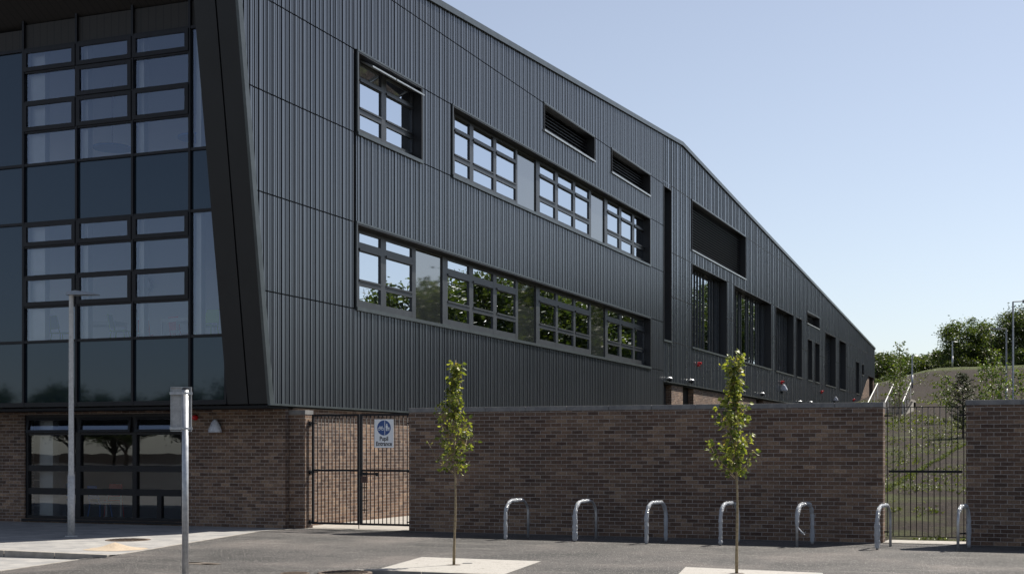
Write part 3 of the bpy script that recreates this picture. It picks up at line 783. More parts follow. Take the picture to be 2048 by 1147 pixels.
tb2 = copy_tree(tb); tb2['label'] = 'white legged table beside the green chair next to the leaning fin'; tb2.location = (wx(376, 26.9), 26.9, fl1); tb2.rotation_euler.z = -.1
gg = 'furniture in the ground floor classroom'
tb3 = copy_tree(tb); tb3['label'] = 'white legged table low in the middle ground floor window'; tb3['group'] = gg; tb3.location = (wx(190, 26.9), 26.9, .02); tb3.rotation_euler.z = 0
place_chair(200, 26.3, .02, 3.0, 'bluech', 'pale blue chair low in the middle ground floor window', gg)
place_chair(228, 27.4, .02, .5, 'redch', 'red chair behind the ground floor table', gg)
place_chair(120, 27.5, .02, .3, 'bluech', 'blue chair beside the drawer cabinet in the left ground floor window', gg)
c = empty('drawer_cabinet', (wx(95, 26.4), 26.4, .02), 'grey drawer cabinet in the left ground floor window', 'cabinet')
b = MB(); x_, y_ = c.location.x, c.location.y; b.box(x_-.3, x_+.3, y_-.2, y_+.3, .02, 1.3); obj('carcass', b, M['inwall'], c)
for k in range(4):
    b = MB(); b.box(x_-.28, x_+.28, y_-.23, y_-.2, .06+k*.31, .34+k*.31); dw = obj('drawer', b, M['infloor'], c)
    b = MB(); b.tube([(x_-.06, y_-.235, .22+k*.31), (x_, y_-.26, .18+k*.31), (x_+.06, y_-.235, .22+k*.31)], .008, 6); obj('handle', b, M['black'], dw)
def ring_mesh(c, r, w, dpt, n=28):
    b = MB(); vs = []; fs = []
    for k in range(n):
        a = 2*math.pi*k/n
        for rr in (r, r-w):
            for yy in (0, dpt): vs.append((c[0]+math.cos(a)*rr, c[1]+yy, c[2]+math.sin(a)*rr))
    for k in range(n):
        a, q = 4*k, 4*((k+1) % n); fs += [(a, q, q+2, a+2), (a+1, a+3, q+3, q+1), (a, a+1, q+1, q), (a+2, q+2, q+3, a+3)]
    b.add(vs, fs); return b
cl = empty('wall_clock', (wx(289, 32.9), 32.9, wz(289, 569, 32.9)), 'round wall clock seen through the right first floor sash', 'clock')
obj('rim', ring_mesh((cl.location.x, 32.88, cl.location.z), .24, .04, .08), M['frameblk'], cl)
b = MB(); n = 24; b.poly([(cl.location.x+.22*math.cos(2*math.pi*k/n), 32.93, cl.location.z+.22*math.sin(2*math.pi*k/n)) for k in range(n)]); obj('dial', b, M['inwall'], cl)
# round acoustic rafts hanging on the top floor
for i, (px, py) in enumerate(((225, 296), (395, 276))):
    Y = 29; x_ = wx(px, Y); z_ = wz(px, py, Y)
    t = empty('ceiling_raft', (x_, Y, z_), ('round hanging ceiling disc in the second top floor pane', 'round hanging ceiling disc in the narrow top floor pane by the fin')[i], 'ceiling disc', 'round discs hanging in the top floor room')
    b = MB(); b.tube([(x_, Y, z_-.03), (x_, Y, z_+.03)], .5, 24); obj('disc', b, M['bluech'], t)
    b = MB(); b.tube([(x_, Y, z_+.03), (x_, Y, 11.42)], .012, 5); obj('hanger', b, M['black'], t)

# =====================================================================  FREE STANDING WALLS, PIER
def brick_wall(name, x0, x1, y0, y1, top, label, seglen=.92, group=None, ov=.012):
    w = empty(name, ((x0+x1)/2, y0, 0), label, 'wall', group)
    b = MB(); b.box(x0, x1, y0, y1, -.1, top-.092); obj('brickwork', b, M['brick'], w)
    n = max(1, round((x1-x0)/seglen)); b = MB(); s_ = (x1-x0+2*ov)/n
    for k in range(n): b.box(x0-ov+k*s_+.003, x0-ov+(k+1)*s_-.003, y0-ov, y1+ov, top-.092, top+random.uniform(0, .002))
    b.box(x0, x1, y0+.01, y1-.01, top-.0915, top-.01)
    obj('coping', b, M['coping'], w, bevel=.004)
    return w
TW = YW+.33
brick_wall('brick_wall', xw0, xw1, YW, TW, 2.59, 'long dark brick wall with grey coping behind the bicycle stands')
xr = wx(1932, YW)
brick_wall('brick_wall', xr, xr+7.5, YW, TW, 2.607, 'dark brick wall at the right of the narrow gate', .9)
xp0, xp1 = wx(571, YW), wx(610, YW)
brick_wall('brick_pier', XB+.004, xp1, YW, TW, 2.575, 'narrow brick pier between the school corner and the double gate', 1.2)

# =====================================================================  GATES
YG = YW+.23
def gate_leaf(root, x0, x1, z0, z1, zm, nb, fw=.045, bw=.011, thin=False, hinge_side=-1, round_=False):
    b = MB()
    fr(b, x0, x1, YG-fw/2, YG+fw/2, z0, z1, fw) if not thin else None
    if thin:
        b.box(x0, x1, YG-.006, YG+.006, z1-.014, z1); b.box(x0, x1, YG-.006, YG+.006, z0, z0+.014)
        b.box(x0, x0+.014, YG-.012, YG+.012, z0, z1); b.box(x1-.014, x1, YG-.012, YG+.012, z0, z1)
    leaf = obj('gate_leaf', b, M['black'], root)
    r = MB(); r.box(x0+fw, x1-fw, YG-.02, YG+.02, zm-.022, zm+.022); obj('mid_rail', r, M['black'], leaf)
    for k in range(nb):
        xx = lerp(x0+(fw if not thin else .007), x1-(fw if not thin else .007), (k+1)/(nb+1))
        q = MB(); q.tube([(xx, YG-.0, z0+.01), (xx, YG-.0, z1-.01)], bw, 8) ; obj('bar', q, M['black'], leaf, smooth=True)
    return leaf
gz_b, gz_t, gz_m = wz(720, 1049, YG), wz(720, 827, YG), wz(720, 940, YG)
dg = empty('double_gate', ((xp1+xw0)/2, YG, 0), 'black two leaf barred gate beside the brick pier with a blue sign on it', 'gate')
ga, gb = wx(624.5, YG), xw0-.012; gc = wx(720, YG)
l1 = gate_leaf(dg, ga, gc-.012, gz_b, gz_t, gz_m, 11)
l2 = gate_leaf(dg, gc+.012, gb, gz_b, gz_t, gz_m, 11)
for py in (846, 943, 1043):
    z_ = wz(628, py, YG); b = MB(); b.box(xp1+.002, ga, YG-.018, YG+.012, z_-.012, z_+.012); b.tube([(ga-.05, YG-.02, z_-.05), (ga-.05, YG-.02, z_+.05)], .02, 8); b.box(xp1+.001, xp1+.012, YG-.08, YG+.06, z_-.04, z_+.04); b.box(ga+.045, ga+.15, YG-.032, YG-.02, z_-.012, z_+.012)
    obj('hinge', b, M['black'], l1)
    z_ = wz(812, py, YG); b = MB(); b.box(gb-.14, gb+.009, YG-.035, YG-.024, z_-.012, z_+.012); obj('hinge', b, M['black'], l2)
b = MB(); z_ = gz_m-.07; b.box(gc+.06, gc+.42, YG-.05, YG-.03, z_-.02, z_+.02); b.box(gc+.02, gc+.2, YG-.054, YG-.026, z_-.035, z_+.035); b.box(gc+.4, gc+.45, YG-.055, YG-.025, z_-.05, z_+.03); obj('slide_bolt', b, M['black'], l2)
b = MB(); b.box(gc+.035, gc+.2, YG-.03, YG-.022, gz_m-.26, gz_m-.12); obj('lock_plate', b, M['rust'], l2)
b = MB(); b.tube([(gc+.12, YG-.03, .35), (gc+.12, YG-.03, gz_m-.25)], .01, 6)
for z_ in (.42, .62, .9): b.box(gc+.04, gc+.2, YG-.045, YG-.025, z_-.01, z_+.01)
obj('drop_bolt', b, M['black'], l2)
b = MB(); b.tube([(gc-.01, YG-.035, .012), (gc-.01, YG-.035, .5)], .009, 6); obj('drop_bolt', b, M['black'], l1)
ng = empty('narrow_gate', ((xw1+xr)/2, YG, 0), 'narrow black bar gate before the planted bank between two brick walls', 'gate')
n0, n1 = wx(1774, YG), wx(1928.5, YG); nt_, nb_, nm_ = wz(1850, 812.5, YG), wz(1850, 1073, YG), wz(1850, 942, YG)
l3 = gate_leaf(ng, n0, n1, nb_, nt_, nm_, 12, .03, .0085, thin=True)
for py, xx, xe in ((830, n0, xw1), (1064, n0, xw1), (830, n1, xr), (1064, n1, xr)):
    z_ = wz(1850, py, YG); b = MB(); b.box(min(xx, xe), max(xx, xe), YG-.012, YG+.012, z_-.014, z_+.014)
    s = -1 if xx < -2.2 else 1
    b.box(min(xx, xx-s*.1), max(xx, xx-s*.1), YG-.025, YG-.013, z_-.012, z_+.012); obj('hinge', b, M['black'], l3)

# =====================================================================  SIGN ON THE GATE
def text_mesh(body, size, off=0.0):
    cu = bpy.data.curves.new('txt', 'FONT'); cu.body = body; cu.size = size; cu.align_x = 'CENTER'; cu.align_y = 'BOTTOM_BASELINE' if False else 'CENTER'
    cu.offset = off; cu.extrude = 0.0006; cu.space_character = .98; cu.resolution_u = 3
    t = bpy.data.objects.new('txt', cu); C.objects.link(t)
    me = bpy.data.meshes.new_from_object(t.evaluated_get(bpy.context.evaluated_depsgraph_get()))
    bpy.data.objects.remove(t, do_unlink=True); return me
YS = YG-.05
sx0, sx1 = wx(748.7, YS), wx(787.2, YS); szb, szt = wz(768, 894.5, YS), wz(768, 837.8, YS); scx = (sx0+sx1)/2
sg = empty('entrance_sign', (scx, YS, szb), 'white Pupil Entrance sign with blue cycle and pedestrian disc on the double gate', 'sign')
b = MB(); b.box(sx0, sx1, YS, YS+.006, szb, szt); obj('panel', b, M['signw'], sg, bevel=.002)
dcz = lerp(szb, szt, .70); dr_ = (sx1-sx0)*.352
def disc(c, r, y, n=40): 
    b = MB(); b.poly([(c[0]+r*math.cos(2*math.pi*k/n), y, c[1]+r*math.sin(2*math.pi*k/n)) for k in range(n)]); return b
obj('blue_disc', disc((scx, dcz), dr_, YS-.0015), M['blue'], sg)
b = MB(); u_ = dr_; yy = YS-.003
def rct(x0, x1, z0, z1): b.quad((scx+x0*u_, yy, dcz+z0*u_), (scx+x1*u_, yy, dcz+z0*u_), (scx+x1*u_, yy, dcz+z1*u_), (scx+x0*u_, yy, dcz+z1*u_))
rct(.09, .16, -.97, .97)
obj('dividing_line', b, M['signw'], sg)
b = MB()
def flat_ring(cx_, cz_, r, w, n=24):
    vs = []; fs = []
    for k in range(n):
        a = 2*math.pi*k/n; vs += [(scx+(cx_+math.cos(a)*r)*u_, yy, dcz+(cz_+math.sin(a)*r)*u_), (scx+(cx_+math.cos(a)*(r-w))*u_, yy, dcz+(cz_+math.sin(a)*(r-w))*u_)]
    for k in range(n): a, q = 2*k, 2*((k+1) % n); fs.append((a, q, q+1, a+1))
    b.add(vs, fs)
def bar2(x0, z0, x1, z1, w=.06):
    dx_, dz_ = x1-x0, z1-z0; l_ = math.hypot(dx_, dz_); nx_, nz_ = -dz_/l_*w/2, dx_/l_*w/2
    P = lambda x, z: (scx+x*u_, yy-.0004, dcz+z*u_)
    b.quad(P(x0+nx_, z0+nz_), P(x1+nx_, z1+nz_), P(x1-nx_, z1-nz_), P(x0-nx_, z0-nz_))
flat_ring(-.70, -.14, .2, .06); flat_ring(-.20, -.14, .2, .06)
bar2(-.70, -.14, -.58, .16); bar2(-.58, .1, -.28, .1); bar2(-.56, .08, -.44, -.14); bar2(-.44, -.14, -.28, .1); bar2(-.20, -.14, -.30, .22); bar2(-.66, .19, -.5, .19); bar2(-.30, .22, -.2, .22)
obj('cycle_symbol', b, M['signw'], sg)
b = MB()
def fig(cx_, base, h):
    n = 14; b.poly([(scx+(cx_+h*.10*math.cos(2*math.pi*k/n))*u_, yy, dcz+(base+h*.9+h*.10*math.sin(2*math.pi*k/n))*u_) for k in range(n)])
    P = lambda x, z: (scx+(cx_+x*h)*u_, yy, dcz+(base+z*h)*u_)
    b.poly([P(-.17, .42), P(.17, .42), P(.15, .78), P(-.15, .78)]); b.poly([P(-.12, 0), P(-.02, 0), P(-.01, .42), P(-.12, .42)]); b.poly([P(.02, 0), P(.12, 0), P(.12, .42), P(.01, .42)])
fig(.42, -.4, .95); fig(.74, -.4, .55); bar2(.52, -.02, .68, -.1, .07)
obj('pedestrian_symbol', b, M['signw'], sg)
for word, fz2 in (('Pupil', .315), ('Entrance', .135)):
    me = text_mesh(word, .128, .0034); o = bpy.data.objects.new('lettering', me); C.objects.link(o); me.materials.append(M['ink']); o.parent = sg
    o.rotation_euler = (R(90), 0, 0); o.location = (0, -.002, (szt-szb)*fz2); o.scale = (.86, 1, 1)

# =====================================================================  CYCLE STANDS
stands = [(1011, 1078.6, (0, .62)), (1150, 1082, (0, .60)), (1293, 1087, (0, 1.0)), (1441, 1090, (.0, 1.0)), (1594, 1093, (.2, 1.0)), (1754.5, 1098, (0, .62)), (1916, 1101, (.33, .97))]
ang = R(30) ; wst = .88
dirw = (-SN*math.cos(ang)+CS*math.sin(ang), CS*math.cos(ang)+SN*math.sin(ang))
gl_ = 'hooped bicycle stands in a row along the brick wall'
labs = ['hooped cycle stand nearest the double gate, its rear leg bare', 'second cycle stand from the double gate, its near leg thickly wrapped',
        'fully wrapped cycle stand third from the double gate, left of the right hand tree', 'wrapped cycle stand directly behind the slim trunk of the right hand tree',
        'cycle stand with bare near leg and torn wrap flapping at its bend', 'cycle stand with thick white wrap at the left edge of the narrow gate', 'cycle stand with bare curved near leg at the right edge of the narrow gate']
def hoop_pts(w, h, r, n=9):
    p = [(0, -.05), (0, h-r)]
    for k in range(1, n+1): a = math.pi/2*k/n; p.append((r-r*math.cos(a), h-r+r*math.sin(a)))
    for k in range(0, n+1): a = math.pi/2*(1-k/n); p.append((w-r+r*math.cos(a), h-r+r*math.sin(a)))
    p.append((w, -.05)); return p
def densify(p, d=.035):
    out = [p[0]]
    for a, c in zip(p, p[1:]):
        l_ = math.hypot(c[0]-a[0], c[1]-a[1]); n = max(1, int(l_/d))
        for k in range(1, n+1): out.append((lerp(a[0], c[0], k/n), lerp(a[1], c[1], k/n)))
    return out
hp = hoop_pts(wst, .74, .27); hd = densify(hp)
proto = None
for (px, py, (w0, w1)), lab in zip(stands, labs):
    g0 = G(px, py); 
    if proto is None:
        st = empty('cycle_stand', (g0[0], g0[1], 0), lab, 'cycle stand', gl_)
        b = MB(); b.tube([(g0[0]+dirw[0]*s, g0[1]+dirw[1]*s, z) for s, z in hp], .024, 14); obj('hoop', b, M['steel'], st, smooth=True); proto = st
    else:
        st = proto.copy(); C.objects.link(st); st.location = (g0[0], g0[1], 0); st['label'] = lab
        h = [k for k in proto.children if k.name.startswith('hoop')][0].copy(); C.objects.link(h); h.parent = st
    n = len(hd); i0 = int(n*w0)+2 if w0 == 0 else int(n*w0); i1 = int(n*w1)-(2 if w1 == 1 else 0)
    seg_ = hd[i0:i1]; b = MB(); rs = [.037+.010*noise.noise((i*.6, px*.1, 0))+random.uniform(-.004, .004) for i in range(len(seg_))]
    if px in (1150, 1754.5): rs = [r+(.012 if z < .5 and s < .3 else 0) for r, (s, z) in zip(rs, seg_)]
    rs[0] *= .8; rs[-1] *= .8
    b.tube([(g0[0]+dirw[0]*s, g0[1]+dirw[1]*s, z) for s, z in seg_], rs, 12, True, .10); obj('wrapping', b, M['wrap'], st)
    if px == 1594:
        s, z = seg_[0]; b = MB()
        for k in range(4): b.tube([(g0[0]+dirw[0]*s, g0[1]+dirw[1]*s, z), (g0[0]+dirw[0]*s+.05+.03*k, g0[1]+dirw[1]*s-.02, z-.05-.03*k), (g0[0]+dirw[0]*s+.10+.02*k, g0[1]+dirw[1]*s-.03, z-.13+.02*k)], [.015, .01, .004], 5)
        obj('torn_strip', b, M['wrap'], st)

# =====================================================================  LAMP COLUMNS, POSTS
def lamp_column(px, py_base, py_top, Y_t, side, label, group, zb=0.0, r=.07, headlen=.55, shape='flat', m='post'):
    dx, dy = ray(px); x_, y_ = dx*Y_t, dy*Y_t; h = E+(HY-py_top)/F*Y_t
    t = empty('lamp_column', (x_, y_, zb), label, 'street lamp', group)
    b = MB(); b.tube([(x_, y_, zb-.1), (x_, y_, zb+1.2)], r, 16); b.tube([(x_, y_, zb+1.2), (x_, y_, zb+1.25), (x_, y_, h)], [r, r*.8, r*.62], 16, False); o = obj('column', b, M[m], t, smooth=False)
    for p in o.data.polygons: p.use_smooth = len(p.vertices) == 4
    rx, ry = CS*side, SN*side
    b = MB(); L0 = -.08; 
    prof = [(L0, .06, .10), (.1, .09, .13), (.3, .06, .13), (headlen, .015, .06)]
    vs = []; fs = []
    for (s, th, w_) in prof:
        for (a, c) in ((-1, 0), (1, 0), (.6, 1), (-.6, 1)):
            vs.append((x_+rx*s-ry*a*w_, y_+ry*s+rx*a*w_, h-.02+c*th))
    for k in range(len(prof)-1):
        for j in range(4): fs.append((k*4+j, k*4+(j+1) % 4, k*4+4+(j+1) % 4, k*4+4+j))
    fs += [(3, 2, 1, 0), tuple(range(len(vs)-4, len(vs)))]
    if shape == 'flat': b.add(vs, fs); obj('lamp_head', b, M['trimlt'], t)
    else:
        b.tube([(x_, y_, h), (x_+rx*.5, y_+ry*.5, h+.02)], .025, 8); obj('arm', b, M['post'], t)
        b = MB(); b.hexa([(x_+rx*.45-ry*.1, y_+ry*.45+rx*.1, h-.06), (x_+rx*1.15-ry*.1, y_+ry*1.15+rx*.1, h-.02), (x_+rx*1.15+ry*.1, y_+ry*1.15-rx*.1, h-.02), (x_+rx*.45+ry*.1, y_+ry*.45-rx*.1, h-.06)],
                         [(x_+rx*.45-ry*.1, y_+ry*.45+rx*.1, h+.08), (x_+rx*1.15-ry*.1, y_+ry*1.15+rx*.1, h+.03), (x_+rx*1.15+ry*.1, y_+ry*1.15-rx*.1, h+.03), (x_+rx*.45+ry*.1, y_+ry*.45-rx*.1, h+.08)]); obj('lamp_head', b, M['post'], t)
    return t
tl = E*F/(1072-HY)
lc = lamp_column(142.5, 1072, 588, tl, 1, 'tall grey lamp column on the paving in front of the glazed front', None, r=.07)
b = MB(); dx, dy = ray(142.5); b.tube([(dx*tl, dy*tl, 0), (dx*tl, dy*tl, .02)], .12, 18); obj('base_collar', b, M['post'], lc)
gl2 = 'slender lamp columns on the bank'
def bl(px, top, t, side, lab, shape):
    dx, dy = ray(px); lamp_column(px, 0, top, t, side, lab, gl2, zb=zt(dx*t, dy*t), r=.06 if t < 80 else .09, shape=shape, m='steel')
bl(2026, 603, 60, 1, 'tallest slender lamp column at the right edge above the brick wall', 'arm')
bl(2013, 657, 98, -1, 'lamp column with a long head pointing left before the big trees', 'arm')
bl(1905, 683, 146, 1, 'small lamp column on the hill crest in front of the big tree', 'flat')
bl(1824.5, 711, 126, 1, 'bare lamp column at the top of the steps', 'flat')
# sign post seen from behind
tp = 15.8; dx, dy = ray(370.5); x_, y_ = dx*tp, dy*tp; zt_ = E+(HY-778)/F*tp
sp_ = empty('sign_post', (x_, y_, 0), 'galvanised post in the foreground carrying a small sign seen from behind', 'sign post')
b = MB(); b.tube([(x_, y_, -.1), (x_, y_, zt_)], .038, 18); o = obj('post', b, M['steel'], sp_)
for p in o.data.polygons: p.use_smooth = len(p.vertices) == 4
b = MB(); b.tube([(x_, y_, zt_), (x_, y_, zt_+.012)], .041, 18); obj('cap', b, M['black'], sp_)
ca = R(21.9+8); ux, uy = math.cos(ca), math.sin(ca)     # plate direction
zs0, zs1 = E+(HY-862)/F*tp, E+(HY-773)/F*tp
def plate(b, s0, s1, n0, n1, z0, z1):
    c = [(x_+ux*s-uy*n, y_+uy*s+ux*n) for s, n in ((s0, n0), (s1, n0), (s1, n1), (s0, n1))]
    b.hexa([(p[0], p[1], z0) for p in c], [(p[0], p[1], z1) for p in c])
b = MB(); plate(b, -.172, .07, .05, .054, zs0, zs1); obj('sign_plate', b, M['post'], sp_)
b = MB(); plate(b, -.172, -.166, .03, .049, zs0, zs1); plate(b, .064, .07, .03, .049, zs0, zs1); plate(b, -.165, .063, .03, .049, zs1-.006, zs1); plate(b, -.165, .063, .03, .049, zs0, zs0+.006); plate(b, -.05, -.03, .03, .049, zs0+.007, zs1-.007); obj('plate_rim', b, M['steel'], sp_)
b = MB()
for z_ in (zs0+.035, zs1-.075): plate(b, -.18, .08, .012, .0295, z_-.015, z_+.015); b.tube([(x_, y_, z_-.012), (x_, y_, z_+.012)], .044, 18)
obj('fixing_rail', b, M['steel'], sp_)

# =====================================================================  WALL FIXTURES
def bulkhead_ext(px, py, label, X=XF):
    y_ = fy(px, X+.1); z_ = fzp(px, py, X+.1)
    t = empty('wall_light', (X+.02, y_, z_), label, 'wall light', 'small domed wall lights on the dark cladding')
    b = MB(); b.dome((X+.13, y_, z_), .13, (1, 1, .7), lo=0); obj('dome', b, M['dome'], t, smooth=True)
    b = MB(); b.tube([(X+.15, y_, z_-.12), (X+.15, y_, z_)], .07, 10); b.box(X+.004, X+.15, y_-.04, y_+.04, z_-.07, z_-.02); obj('bracket', b, M['black'], t)
for px, py, lab in ((1338, 757, 'domed wall light above the first dark door left of the right hand tree'), (1382, 761, 'domed wall light above the second dark doorway'), (1523.8, 787, 'domed wall light above the third doorway right of the tree'),
                    (1599, 803, 'domed wall light low on the cladding just above the coping, left of a near pair'), (1620.6, 804, 'domed wall light low on the cladding just above the coping, right of a near pair')):
    bulkhead_ext(px, py, lab)
def sounder(px, py, label, plane='f'):
    g_ = 'red alarm sounders on the walls'
    if plane == 'f':
        y_ = fy(px, XF+.05); z_ = fzp(px, py, XF+.05); t = empty('alarm_sounder', (XF, y_, z_), label, 'alarm sounder', g_)
        b = MB(); b.tube([(XF+.004, y_, z_), (XF+.05, y_, z_), (XF+.11, y_, z_)], [.08, .08, .06], 14); obj('body', b, M['red'], t)
        b = MB(); b.tube([(XF+.02, y_, z_+.07), (XF+.2, y_, z_+.075)], .05, 8); obj('beacon', b, M['red'], t)
    else:
        x_ = wx(px, YB-.05); z_ = wz(px, py, YB-.05); t = empty('alarm_sounder', (x_, YB, z_), label, 'alarm sounder', g_)
        b = MB(); b.tube([(x_, YB-.002, z_), (x_, YB-.05, z_), (x_, YB-.10, z_)], [.065, .065, .05], 16); obj('body', b, M['red'], t)
        b = MB(); b.dome((x_, YB-.1, z_), .04, (1, .6, 1)); obj('beacon', b, M['red'], t, smooth=True)
sounder(389, 834, 'red alarm sounder on the brick front beside the foreground sign', 'b')
sounder(1397, 729, 'red alarm sounder on the cladding left of the right hand tree top')
sounder(1563, 765, 'red alarm sounder directly above a wrapped white light')
sounder(1643, 784, 'red alarm sounder under the paired narrow windows')
sounder(1707, 800, 'small red alarm sounder at the far end just above the coping')
def drop_light(px, py, label, plane, r=.16):
    g_ = 'plastic wrapped lights on the walls'
    if plane == 'b':
        x_ = wx(px, YB-.1); z_ = wz(px, py, YB-.1); c = (x_, YB-.12, z_); t = empty('wrapped_light', (x_, YB, z_), label, 'wall light', g_)
        b = MB(); b.box(x_-.07, x_+.07, YB-.04, YB-.001, z_-.08, z_+.06); obj('back_plate', b, M['black'], t)
    else:
        y_ = fy(px, XF+.15); z_ = fzp(px, py, XF+.15); c = (XF+.17, y_, z_); t = empty('wrapped_light', (XF, y_, z_), label, 'wall light', g_)
        b = MB(); b.box(XF+.004, XF+.12, y_-.05, y_+.05, z_-.34, z_-.1); obj('back_plate', b, M['black'], t)
    b = MB(); prof = [(-.15, .11), (-.14, .158), (-.09, .163), (-.02, .135), (.06, .095), (.12, .055), (.155, .012)]
    k_ = r/.16; n = 18; vs = []; fs = []
    for z_, rr in prof:
        for k in range(n):
            a = 2*math.pi*k/n; q = rr*k_*(1+.05*math.sin(5*a+z_*40)+random.uniform(-.025, .025))
            vs.append((c[0]+math.cos(a)*q, c[1]+math.sin(a)*q*.7, c[2]+z_*k_))
    for i in range(len(prof)-1):
        for k in range(n): fs.append((i*n+k, i*n+(k+1) % n, (i+1)*n+(k+1) % n, (i+1)*n+k))
    fs.append(tuple(range(n-1, -1, -1))); fs.append(tuple(range(len(vs)-n, len(vs)))); b.add(vs, fs)
    obj('shade', b, M['lampglass'], t, smooth=True)
drop_light(431, 851, 'white wrapped light shaped like a teardrop on the brick front', 'b')
drop_light(1567, 775, 'larger wrapped white light on the cladding right of the tree', 'f', .23)
drop_light(1671, 797, 'smaller wrapped white light far along the cladding above the coping', 'f', .18)

# =====================================================================  SMALL GROUND THINGS
def cover(px, py, r, label, m='iron', z=.0, ring=True):
    g0 = G(px, py); t = empty('manhole_cover', (g0[0], g0[1], z), label, 'manhole cover', 'iron covers set in the ground')
    b = MB(); b.tube([(g0[0], g0[1], z-.03), (g0[0], g0[1], z+.010)], r, 28); obj('lid', b, M[m], t)
    b = MB()
    for k in range(-4, 5):
        hw = math.sqrt(max(0, (r*.85)**2-(k*r*.19)**2)); b.box(g0[0]-hw, g0[0]+hw, g0[1]+k*r*.19-.008, g0[1]+k*r*.19+.008, z+.009, z+.016)
    obj('tread', b, M['iron'], t)
cover(256, 1079, .42, 'rusty round cover on the sunlit paving by the lamp column')
cover(690, 1145, .38, 'reddish round cover at the bottom edge left of the pale bed')
cover(590, 1146, .2, 'small iron cover in the asphalt left of the pale bed')
g0 = G(935, 1126); b = MB(); b.tube([(g0[0], g0[1], -.02), (g0[0], g0[1], .012)], .075, 20); tag(obj('watering_cap', b, M['coping']), 'small round grey cap beside the left hand tree trunk', 'cap')
g0 = G(230, 1097)
b = MB(); n = 28
vs = [(g0[0], g0[1], .12)]; 
for i, (rr, zz) in enumerate(((.09, .09), (.2, .05), (.34, .018), (.48, .004))):
    for k in range(n):
        a = 2*math.pi*k/n; q = rr*(1+.18*noise.noise((math.cos(a)*2, math.sin(a)*2, i*.3))); vs.append((g0[0]+math.cos(a)*q*1.1, g0[1]+math.sin(a)*q, zz))
fs = [(0, 1+k, 1+(k+1) % n) for k in range(n)]
for i in range(3):
    for k in range(n): fs.append((1+i*n+k, 1+(i+1)*n+k, 1+(i+1)*n+(k+1) % n, 1+i*n+(k+1) % n))
b.add(vs, fs); tag(obj('sand_pile', b, M['sand'], smooth=True), 'low heap of pale sand near the kerb on the paving', 'sand pile')
b = MB()
for (px, py, rr) in ((405, 1126, .24), (420, 1127.5, .12), (388, 1124.5, .1)):
    g0 = G(px, py); n = 30; b.poly([(g0[0]+rr*(1+.35*noise.noise((math.cos(6.28*k/n), math.sin(6.28*k/n), px)))*math.cos(6.28*k/n)*1.3, g0[1]+rr*(1+.35*noise.noise((math.cos(6.28*k/n), math.sin(6.28*k/n), px+3)))*math.sin(6.28*k/n)*.7, .006) for k in range(n)])
tag(obj('dirt', b, M['dirt'], tri=True), 'thin brown dirt patch on the asphalt beside the foreground post', 'dirt', kind='stuff')

# =====================================================================  TREES
def add_leaf(b, p, d, s, rn):
    d = d.normalized(); w = d.cross(Vector((rn.gauss(0, 1), rn.gauss(0, 1), rn.gauss(0, 1)))).normalized(); n = d.cross(w)
    l_ = s; hw = s*.32
    vs = [p, p+d*l_*.35+w*hw+n*hw*.25, p+d*l_*.7+w*hw*.7+n*hw*.1, p+d*l_-n*hw*.5, p+d*l_*.7-w*hw*.7+n*hw*.1, p+d*l_*.35-w*hw+n*hw*.25, p+d*l_*.5]
    b.add(vs, [(0, 1, 6), (1, 2, 6), (2, 3, 6), (3, 4, 6), (4, 5, 6), (5, 0, 6)])
def young_tree(loc, H, crown0, prof, nbr, nl, label, seed, leafs=.075, lean=(0, 0), r0=.022, mleaf='leaf', name='young_tree', group=None, cat='tree', side=()):
    rn = random.Random(seed); t = empty(name, loc, label, cat, group)
    base = Vector(loc); pts = []; rs = []
    for i in range(15):
        f = i/14; pts.append(base+Vector((lean[0]*f+.012*math.sin(f*9+seed), lean[1]*f, H*f-.05*(i == 0)))); rs.append(lerp(r0, r0*.18, f)*(1+.12*math.sin(i*2.3)))
    b = MB(); b.tube(pts, rs, 10); lf = MB(); br = MB()
    def at(f): i = min(13, int(f*14)); return pts[i].lerp(pts[i+1], f*14-i)
    for k in range(nbr):
        f = lerp(crown0/H, .97, (k+.5)/nbr); g = (f-crown0/H)/(1-crown0/H)
        rad = prof(g)*rn.choice((.55, .8, 1, 1.15, 1.3)); a = k*2.4+rn.uniform(-.6, .6); p = at(f)
        if side and k < len(side): a = side[k]; rad *= 1.5
        l_ = rad*rn.uniform(.75, 1.15)
        q = p+Vector((math.cos(a)*l_, math.sin(a)*l_, l_*rn.uniform(.7, 1.5)))
        m_ = p.lerp(q, .5)+Vector((math.cos(a)*l_*.12, math.sin(a)*l_*.12, -l_*.1))
        b.tube([p, m_, q], [r0*.3, r0*.2, r0*.08], 5)
        for j in range(int(nl*rn.choice((.3, .8, 1.1, 1.5)))):
            u = rn.uniform(.12, 1.05); c = p.lerp(m_, u*2) if u < .5 else m_.lerp(q, u*2-1)
            o_ = Vector((rn.gauss(0, 1), rn.gauss(0, 1), rn.gauss(0, .8)))*leafs*.38
            add_leaf(lf, c+o_, Vector((rn.gauss(0, .8)+math.cos(a)*.5, rn.gauss(0, .8)+math.sin(a)*.5, rn.gauss(-.45, .5))), leafs*rn.uniform(.65, 1.2), rn)
    obj('trunk', b, M['wood'], t, smooth=True); obj('foliage', lf, M[mleaf], t)
    return t
g1 = G(909, 1129); g2 = G(1475, 1146)
pr1 = lambda g: (.245-.08*g) if g < .45 else (.19-.12*(g-.45)/.3 if g < .75 else .06)
young_tree((g1[0], g1[1], 0), 3.05, 1.32, pr1, 60, 16, 'left young street tree, its thin crown in front of the wall near the double gate', 5, lean=(.0, .02), side=(R(200), R(190), R(30), R(20)))
